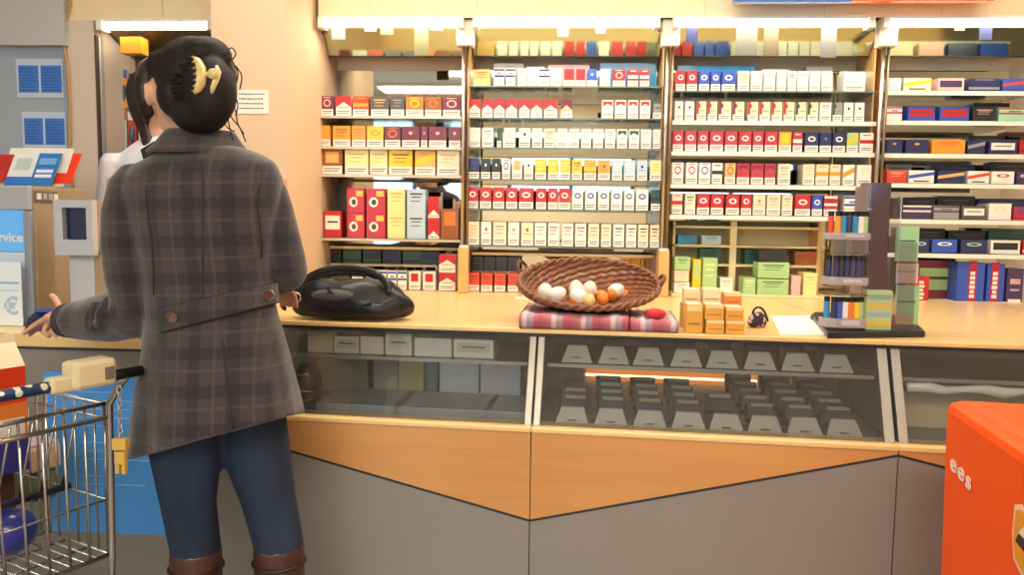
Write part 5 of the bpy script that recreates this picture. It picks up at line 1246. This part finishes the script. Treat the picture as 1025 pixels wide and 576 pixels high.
def cpnt(y, ang_, off=0, fold=True):
    _, xl, xr, d, sl, dy = ring_at(y); xc = (xl+xr)/2; hw = (xr-xl)/2
    ca, sa = math.cos(ang_), math.sin(ang_)
    # slightly boxy section
    ex = math.copysign(abs(ca)**.85, ca); ey = math.copysign(abs(sa)**.8, sa)
    wv = 0
    if y > 320 and fold: wv = (y-320)/117*.010*math.sin(6*ang_+.6)+(y-320)/117*.005*math.sin(11*ang_)
    x = xc+(hw+off*400+wv*250)*ex
    if ey > 0: d = d*.62
    return W(x, y+sl*hw*ex, dy+(d+off+wv)*ey+.16*hw*ex/400)
mb = MB(); N = 56
ys = [143, 147, 151, 156, 160, 165, 170, 178, 186, 200, 215, 232, 250, 268, 285, 298, 312, 323, 335, 352, 370, 388, 405, 421, 437]
mb.loft([[tuple(cpnt(y, 2*PI*k/N)) for k in range(N)] for y in ys], PLAID)
# sleeves
SLc = [W(139, 172, .02), W(134, 186, .0), W(129, 215, -.015), W(128, 245, -.02), W(131, 275, -.01), W(140, 300, .01), W(134, 312, .03), W(112, 317, .08), W(90, 320, .12), W(73, 321, .145)]
mb.tube(SLc, [.040, .056, .062, .061, .060, .066, .068, .066, .056, .049], PLAID, 22)
SRc = [W(256, 170, .06), W(262, 184, .06), W(269, 212, .06), W(277, 240, .06), W(283, 262, .07), W(284, 270, .10), W(273, 276, .2), W(265, 281, .26)]
mb.tube(SRc, [.040, .054, .060, .058, .057, .060, .055, .047], PLAID, 22)
# fabric creases at the elbow
for i, (x, y, dx) in enumerate(((118, 300, 8), (104, 305, 6), (92, 309, 5), (128, 292, 9))):
    mb.tube([W(x-dx, y+24, -.02+.03*i*0), W(x-3, y+10, -.035+.02*(i == 2)), W(x+dx*.6, y-8, -.0)], [.010, .016, .008], PLAID, 8)
coat = rel(mb).build('coat', wo, remesh=.0065, smoothit=5)
def on(mbx, nm, par, **k): return rel(mbx).build(nm, par, **k)
DK = mat('#2a2627', .9)
# back vent, centre and princess seams
def seam(path, r, nm, m=DK, flat=1): q = MB(); q.tube(path, r, m, 6); on(q, nm, coat, smooth=True)
def backpt(px, y, off=.0):
    _, xl, xr, d, sl, dy = ring_at(y); xc = (xl+xr)/2; hw = (xr-xl)/2
    e = max(-.999, min(.999, (px-xc)/hw)); ca = math.copysign(abs(e)**(1/.85), e); a_ = -math.acos(ca)
    return cpnt(y, a_, off)
seam([backpt(222+ (y-340)*.12, y, .000) for y in range(345, 437, 7)], .0034, 'back_vent')
for yy_ in (298.5, 320.5): seam([backpt(163+(278-163)*k/20, yy_, .009) for k in range(21)], .0016, 'belt_edge')
seam([backpt(203, y, .0005) for y in range(160, 310, 12)], .002, 'centre_seam')
seam([backpt(x, y, .0) for x, y in ((146, 186), (147, 200), (149, 215), (152, 232), (153, 250), (154, 268), (154, 285))], .0028, 'armhole_seam')
seam([backpt(x, y, .0) for x, y in ((262, 180), (259, 200), (258, 215), (260, 232), (262, 250), (262, 268))], .0028, 'armhole_seam')
# belt: a band wrapped on the back from px 160 to 280
m = MB(); top = []; bot = []
_N = 20
rows = []
for k in range(_N+1):
    px = 163+(278-163)*k/_N; yc = 306+ (8 if False else 0)
    rows.append((backpt(px, 299, .011), backpt(px, 320, .012), backpt(px, 320, .0), backpt(px, 299, .0)))
m.loft([[tuple(p) for p in r] for r in rows], PLAID); belt = on(m, 'belt', coat, smooth=False, bev=.001)
BUT = mat('#54372a', .35, coat=.4)
for px in (176, 264):
    p = backpt(px, 310, .012); q = backpt(px, 310, .020); dn = (q-p).normalized()
    m = MB(); m.tube([p, p+dn*.006], .0135, BUT, 20)
    m.tube([p+dn*.0062+Vector((.0115*math.cos(a_), 0, .0115*math.sin(a_))) for a_ in [2*PI*k/16 for k in range(17)]], .0022, BUT, 6)
    bt_ = on(m, 'button', coat)
# collar: stand and fall
m = MB(); rr = []
CC = W(202, 146, .035)
Nk = 32
for (rx, ry, z, off) in ((.062, .058, .030, 0), (.066, .063, .038, 0), (.074, .072, .034, -.004), (.088, .086, .008, -.008), (.108, .100, -.014, -.01), (.112, .104, -.022, -.012), (.106, .098, -.026, -.01), (.078, .074, -.004, 0), (.066, .062, .010, 0), (.060, .056, .004, 0)):
    rr.append([(CC.x+rx*math.cos(2*PI*k/Nk)*(1.05 if math.cos(2*PI*k/Nk) > 0 else 1), CC.y+off+ry*math.sin(2*PI*k/Nk)+.25*rx*math.cos(2*PI*k/Nk), CC.z+z+(-.020*max(0, math.sin(2*PI*k/Nk)))) for k in range(Nk)])
m.loft(rr, PLAID, caps=False); on(m, 'collar', coat, smooth=True, sub=1)
# cuff lip
m = MB(); m.tube([W(72, 321, .146), W(66, 321, .156)], [.047, .045], mat('#3d3a3b', .9), 20); on(m, 'cuff', coat, smooth=True)

# hair
HAIR = mat('#191211', .62, noise=.5, scale=40, stretch=(1, 1, 4), spec=.3, bump=.6)
mb = MB()
hc = W(196, 80, .03)
Xh = Matrix.Translation(hc) @ Matrix.Rotation(math.radians(20), 4, 'Z')
mb.ball((.002, -.012, .004), (.094, .104, .096), HAIR, 26, Xh)
mb.ball(tuple(W(210, 92, -.06)), (.062, .055, .082), HAIR, 20)
mb.ball(tuple(W(200, 112, -.035)), (.068, .06, .052), HAIR, 20)
mb.ball(tuple(W(172, 68, .02)), (.055, .07, .045), HAIR, 18)
mb.ball(tuple(W(206, 56, -.02)), (.06, .06, .045), HAIR, 18)
mb.ball(tuple(W(178, 96, -.03)), (.046, .055, .055), HAIR, 18)
hair = on(mb, 'hair', wo, remesh=.006, smoothit=4)
random.seed(3)
m = MB(); clipP = W(212, 78, -.125)
def hsurf(px, py, off=.0):
    # push a pixel point out of the hair mass toward the viewer
    c = W(195, 86, .0); dx = (px-195)/44; dz = (py-86)/46; r2 = dx*dx+dz*dz
    return W(px, py, -.0-.112*math.sqrt(max(0, 1-min(r2, .99)))-off+.012)
for k in range(64):
    a0 = 2*PI*k/64; r = .55+.30*random.random()
    px0 = 195+43*math.cos(a0)*r; py0 = 86+45*math.sin(a0)*r
    pth = []
    tx, ty = 211+random.uniform(-7, 7), 76+random.uniform(-12, 14)
    bow = random.uniform(-7, 7)
    for j in range(8):
        f = j/7; px = px0+(tx-px0)*f+bow*math.sin(PI*f)*(-math.sin(a0)); py = py0+(ty-py0)*f+bow*math.sin(PI*f)*math.cos(a0)
        pth.append(hsurf(px, py, .0))
    m.tube(pth, [.0006, .0016, .0024, .003, .0032, .0032, .003, .002], HAIR, 5)
on(m, 'hair_strands', hair, smooth=True)
def soft(P, n=5):
    out = []
    for i in range(len(P)-1):
        p0 = P[max(i-1, 0)]; p1 = P[i]; p2 = P[i+1]; p3 = P[min(i+2, len(P)-1)]
        for k in range(n):
            t_ = k/n; out.append(.5*((2*p1)+(p2-p0)*t_+(2*p0-5*p1+4*p2-p3)*t_*t_+(3*p1-p0-3*p2+p3)*t_**3))
    return out+[P[-1]]
for pts_ in (((226, 52), (232, 48), (236, 54), (232, 60), (229, 56)), ((232, 60), (238, 72), (237, 82)), ((231, 100), (236, 112), (238, 124), (244, 134)), ((228, 104), (232, 118), (240, 128), (246, 142)), ((222, 112), (226, 126), (235, 132)), ((234, 92), (238, 104), (236, 116)), ((228, 112), (229, 124), (233, 140)), ((160, 52), (150, 62), (148, 78)), ((165, 46), (178, 40), (192, 39)), ((236, 66), (242, 76), (240, 90))):
    m = MB(); m.tube(soft([W(x, y, -.02) for x, y in pts_]), .0016, HAIR, 5); on(m, 'loose_strand', hair, smooth=True)

# claw clip
CL = mat('#d8c27a', .25, coat=.6, noise=.2, scale=60)
m = MB()
pth = [hsurf(x, y, .022) for x, y in ((193, 57), (198, 60), (201, 67), (202, 75), (201, 84), (198, 90), (195, 94))]
m.tube(pth, [.005, .0095, .0125, .013, .012, .009, .004], CL, 10, flat=.6)
for i, (x, y) in enumerate(((195, 61), (196, 67), (197, 73), (197, 79), (196, 85), (195, 90))): m.tube([hsurf(x+2, y, .024), hsurf(x-3, y+1.5, .016)], [.0042, .0018], CL, 6)
pth = [hsurf(x, y, .018) for x, y in ((217, 66), (218, 72), (216, 80), (213, 88), (212, 94))]
m.tube(pth, [.004, .0085, .0075, .006, .003], CL, 10, flat=.6)
m.ball(tuple(hsurf(213, 74, .022)), (.013, .008, .013), CL, 12); m.tube([hsurf(202, 75, .02), hsurf(213, 74, .02)], .006, CL, 8)
on(m, 'hair_clip', hair, smooth=True)

# ------------------------------------------------------------ the clerk
YC = 2.93
def K(px, py, dy=0): return atY(px, py, YC+dy)
ROOTW = Vector((K(162, 200).x, YC, 0))
ck = empty('person', ROOTW); tag(ck, 'dark haired shop clerk in a white shirt, mostly hidden behind the woman', 'person')
mb = MB()
XK = head(mb, K(172, 92, .0), math.radians(175), 1.0)
mb.tube([K(160, 142), K(170, 112, .01)], [.058, .054], SKIN, 14)
mb.tube([K(156, 160), K(153, 200), K(153, 260), K(153, 300)], [.10, .12, .11, .12], SKIN, 20, flat=.8)
aL = [K(118, 162), K(112, 205), K(110, 245), K(118, 272, -.1), K(130, 282, -.19)]
aR = [K(186, 160), K(192, 205), K(192, 245), K(184, 272, -.1), K(172, 282, -.19)]
for A_ in (aL, aR): mb.tube(A_, [.042, .04, .038, .034, .027], SKIN, 14)
for A_, s in ((aL, 1), (aR, -1)):
    w_ = A_[-1]; pl = w_+Vector((.01*s, -.06, -.01))
    def Q(dx, dy, dz): return pl+Vector((dx*s, dy, dz))
    hand(mb, w_, pl, [Q(.014, -.04, -.004), Q(.016, -.065, -.012), Q(.016, -.082, -.028)], [Q(0, -.045, -.004), Q(0, -.07, -.012), Q(0, -.088, -.028)], [Q(-.014, -.04, -.004), Q(-.016, -.065, -.014), Q(-.016, -.08, -.028)], [Q(-.027, -.03, -.006), Q(-.032, -.05, -.014), Q(-.032, -.062, -.026)], [Q(.03, -.012, -.004), Q(.042, -.03, -.01), Q(.046, -.044, -.018)])
gl = [[Vector((K(140, 300).x, YC, z)) for z in (.95, .5, .1)], [Vector((K(172, 300).x, YC, z)) for z in (.95, .5, .1)]]
for L in gl:
    mb.tube(L, [.08, .055, .038], SKIN, 14); mb.tube([L[-1]+Vector((0, .03, -.05)), L[-1]+Vector((0, -.12, -.07))], [.035, .03], SKIN, 10)
rel(mb).build('body', ck, remesh=.0065, smoothit=3)
face_parts(XK, ck, ROOTW)
SH = mat('#e6e8f4', .75, noise=.05, scale=10)
mb = MB()
def kr(y, xl, xr, d): return [tuple(K((xl+xr)/2+(xr-xl)/2*math.cos(a_), y, d*math.sin(a_))) for a_ in [2*PI*k/32 for k in range(32)]]
mb.loft([kr(136, 146, 176, .06), kr(143, 134, 184, .08), kr(152, 122, 192, .10), kr(164, 110, 197, .11), (kr(190, 108, 197, .11)), kr(230, 112, 196, .11), kr(270, 112, 194, .115), kr(300, 110, 195, .12)], SH)
for A_ in (aL, aR): mb.tube([A_[0]+Vector((0, 0, .03))]+A_, [.045, .062, .058, .055, .048, .040], SH, 16)
rel(mb).build('shirt', ck, remesh=.008, smoothit=5)
mb = MB()
for L in gl: mb.tube(L, [.095, .075, .065], mat('#23252c', .8), 16)
mb.tube([Vector((K(156, 300).x, YC, z)) for z in (1.02, .9)], [.125, .13], mat('#23252c', .8), 20); rel(mb).build('trousers', ck, remesh=.01, smoothit=3)
for L in gl:
    m = MB(); f = L[-1]; m.tube([Vector((f.x, f.y+.06, .045)), Vector((f.x, f.y-.06, .045)), Vector((f.x, f.y-.17, .035))], [.042, .045, .03], BLACK, 14); rel(m).build('shoe', ck, smooth=True)
HK = mat('#2a1c18', .45, noise=.4, scale=30, stretch=(1, 1, 5))
mb = MB()
mb.ball(tuple(K(166, 86, .03)), (.115, .105, .12), HK, 22)
mb.ball(tuple(K(150, 92, -.02)), (.05, .07, .10), HK, 16)
mb.tube([K(140, 76, .0), K(136, 92, .0), K(140, 112, .01), K(147, 130, -.02), K(150, 148, -.06)], [.035, .04, .036, .03, .024], HK, 14)
mb.tube([K(186, 76, .0), K(192, 96, .0), K(188, 116, .01), K(180, 134, -.02), K(176, 148, -.06)], [.035, .04, .036, .03, .024], HK, 14)
rel(mb).build('hair', ck, remesh=.008, smoothit=3)
m = MB(); m.prism([(0, 0), (.05, .03), (.075, -.03), (.03, -.11)], -.004, .004, mat('#22202a', .7), 'y', Matrix.Translation(K(141, 150, -.115))); rel(m).build('dark_collar', ck)

# ================================================================== WORLD + VIEW
w = bpy.data.worlds.new('sky'); S.world = w; w.use_nodes = True
bg = w.node_tree.nodes['Background']; bg.inputs[0].default_value = (.62, .78, 1, 1); bg.inputs[1].default_value = 7.0
S.view_settings.view_transform = 'Standard'; S.view_settings.look = 'None'; S.view_settings.gamma = 1; S.view_settings.use_curve_mapping = False
S.view_settings.exposure = 0.08
S.cycles.use_denoising = True
S.cycles.max_bounces = 14; S.cycles.transparent_max_bounces = 12; S.cycles.diffuse_bounces = 4; S.cycles.glossy_bounces = 12
S.cycles.sample_clamp_indirect = 6; S.cycles.caustics_reflective = False; S.cycles.caustics_refractive = False
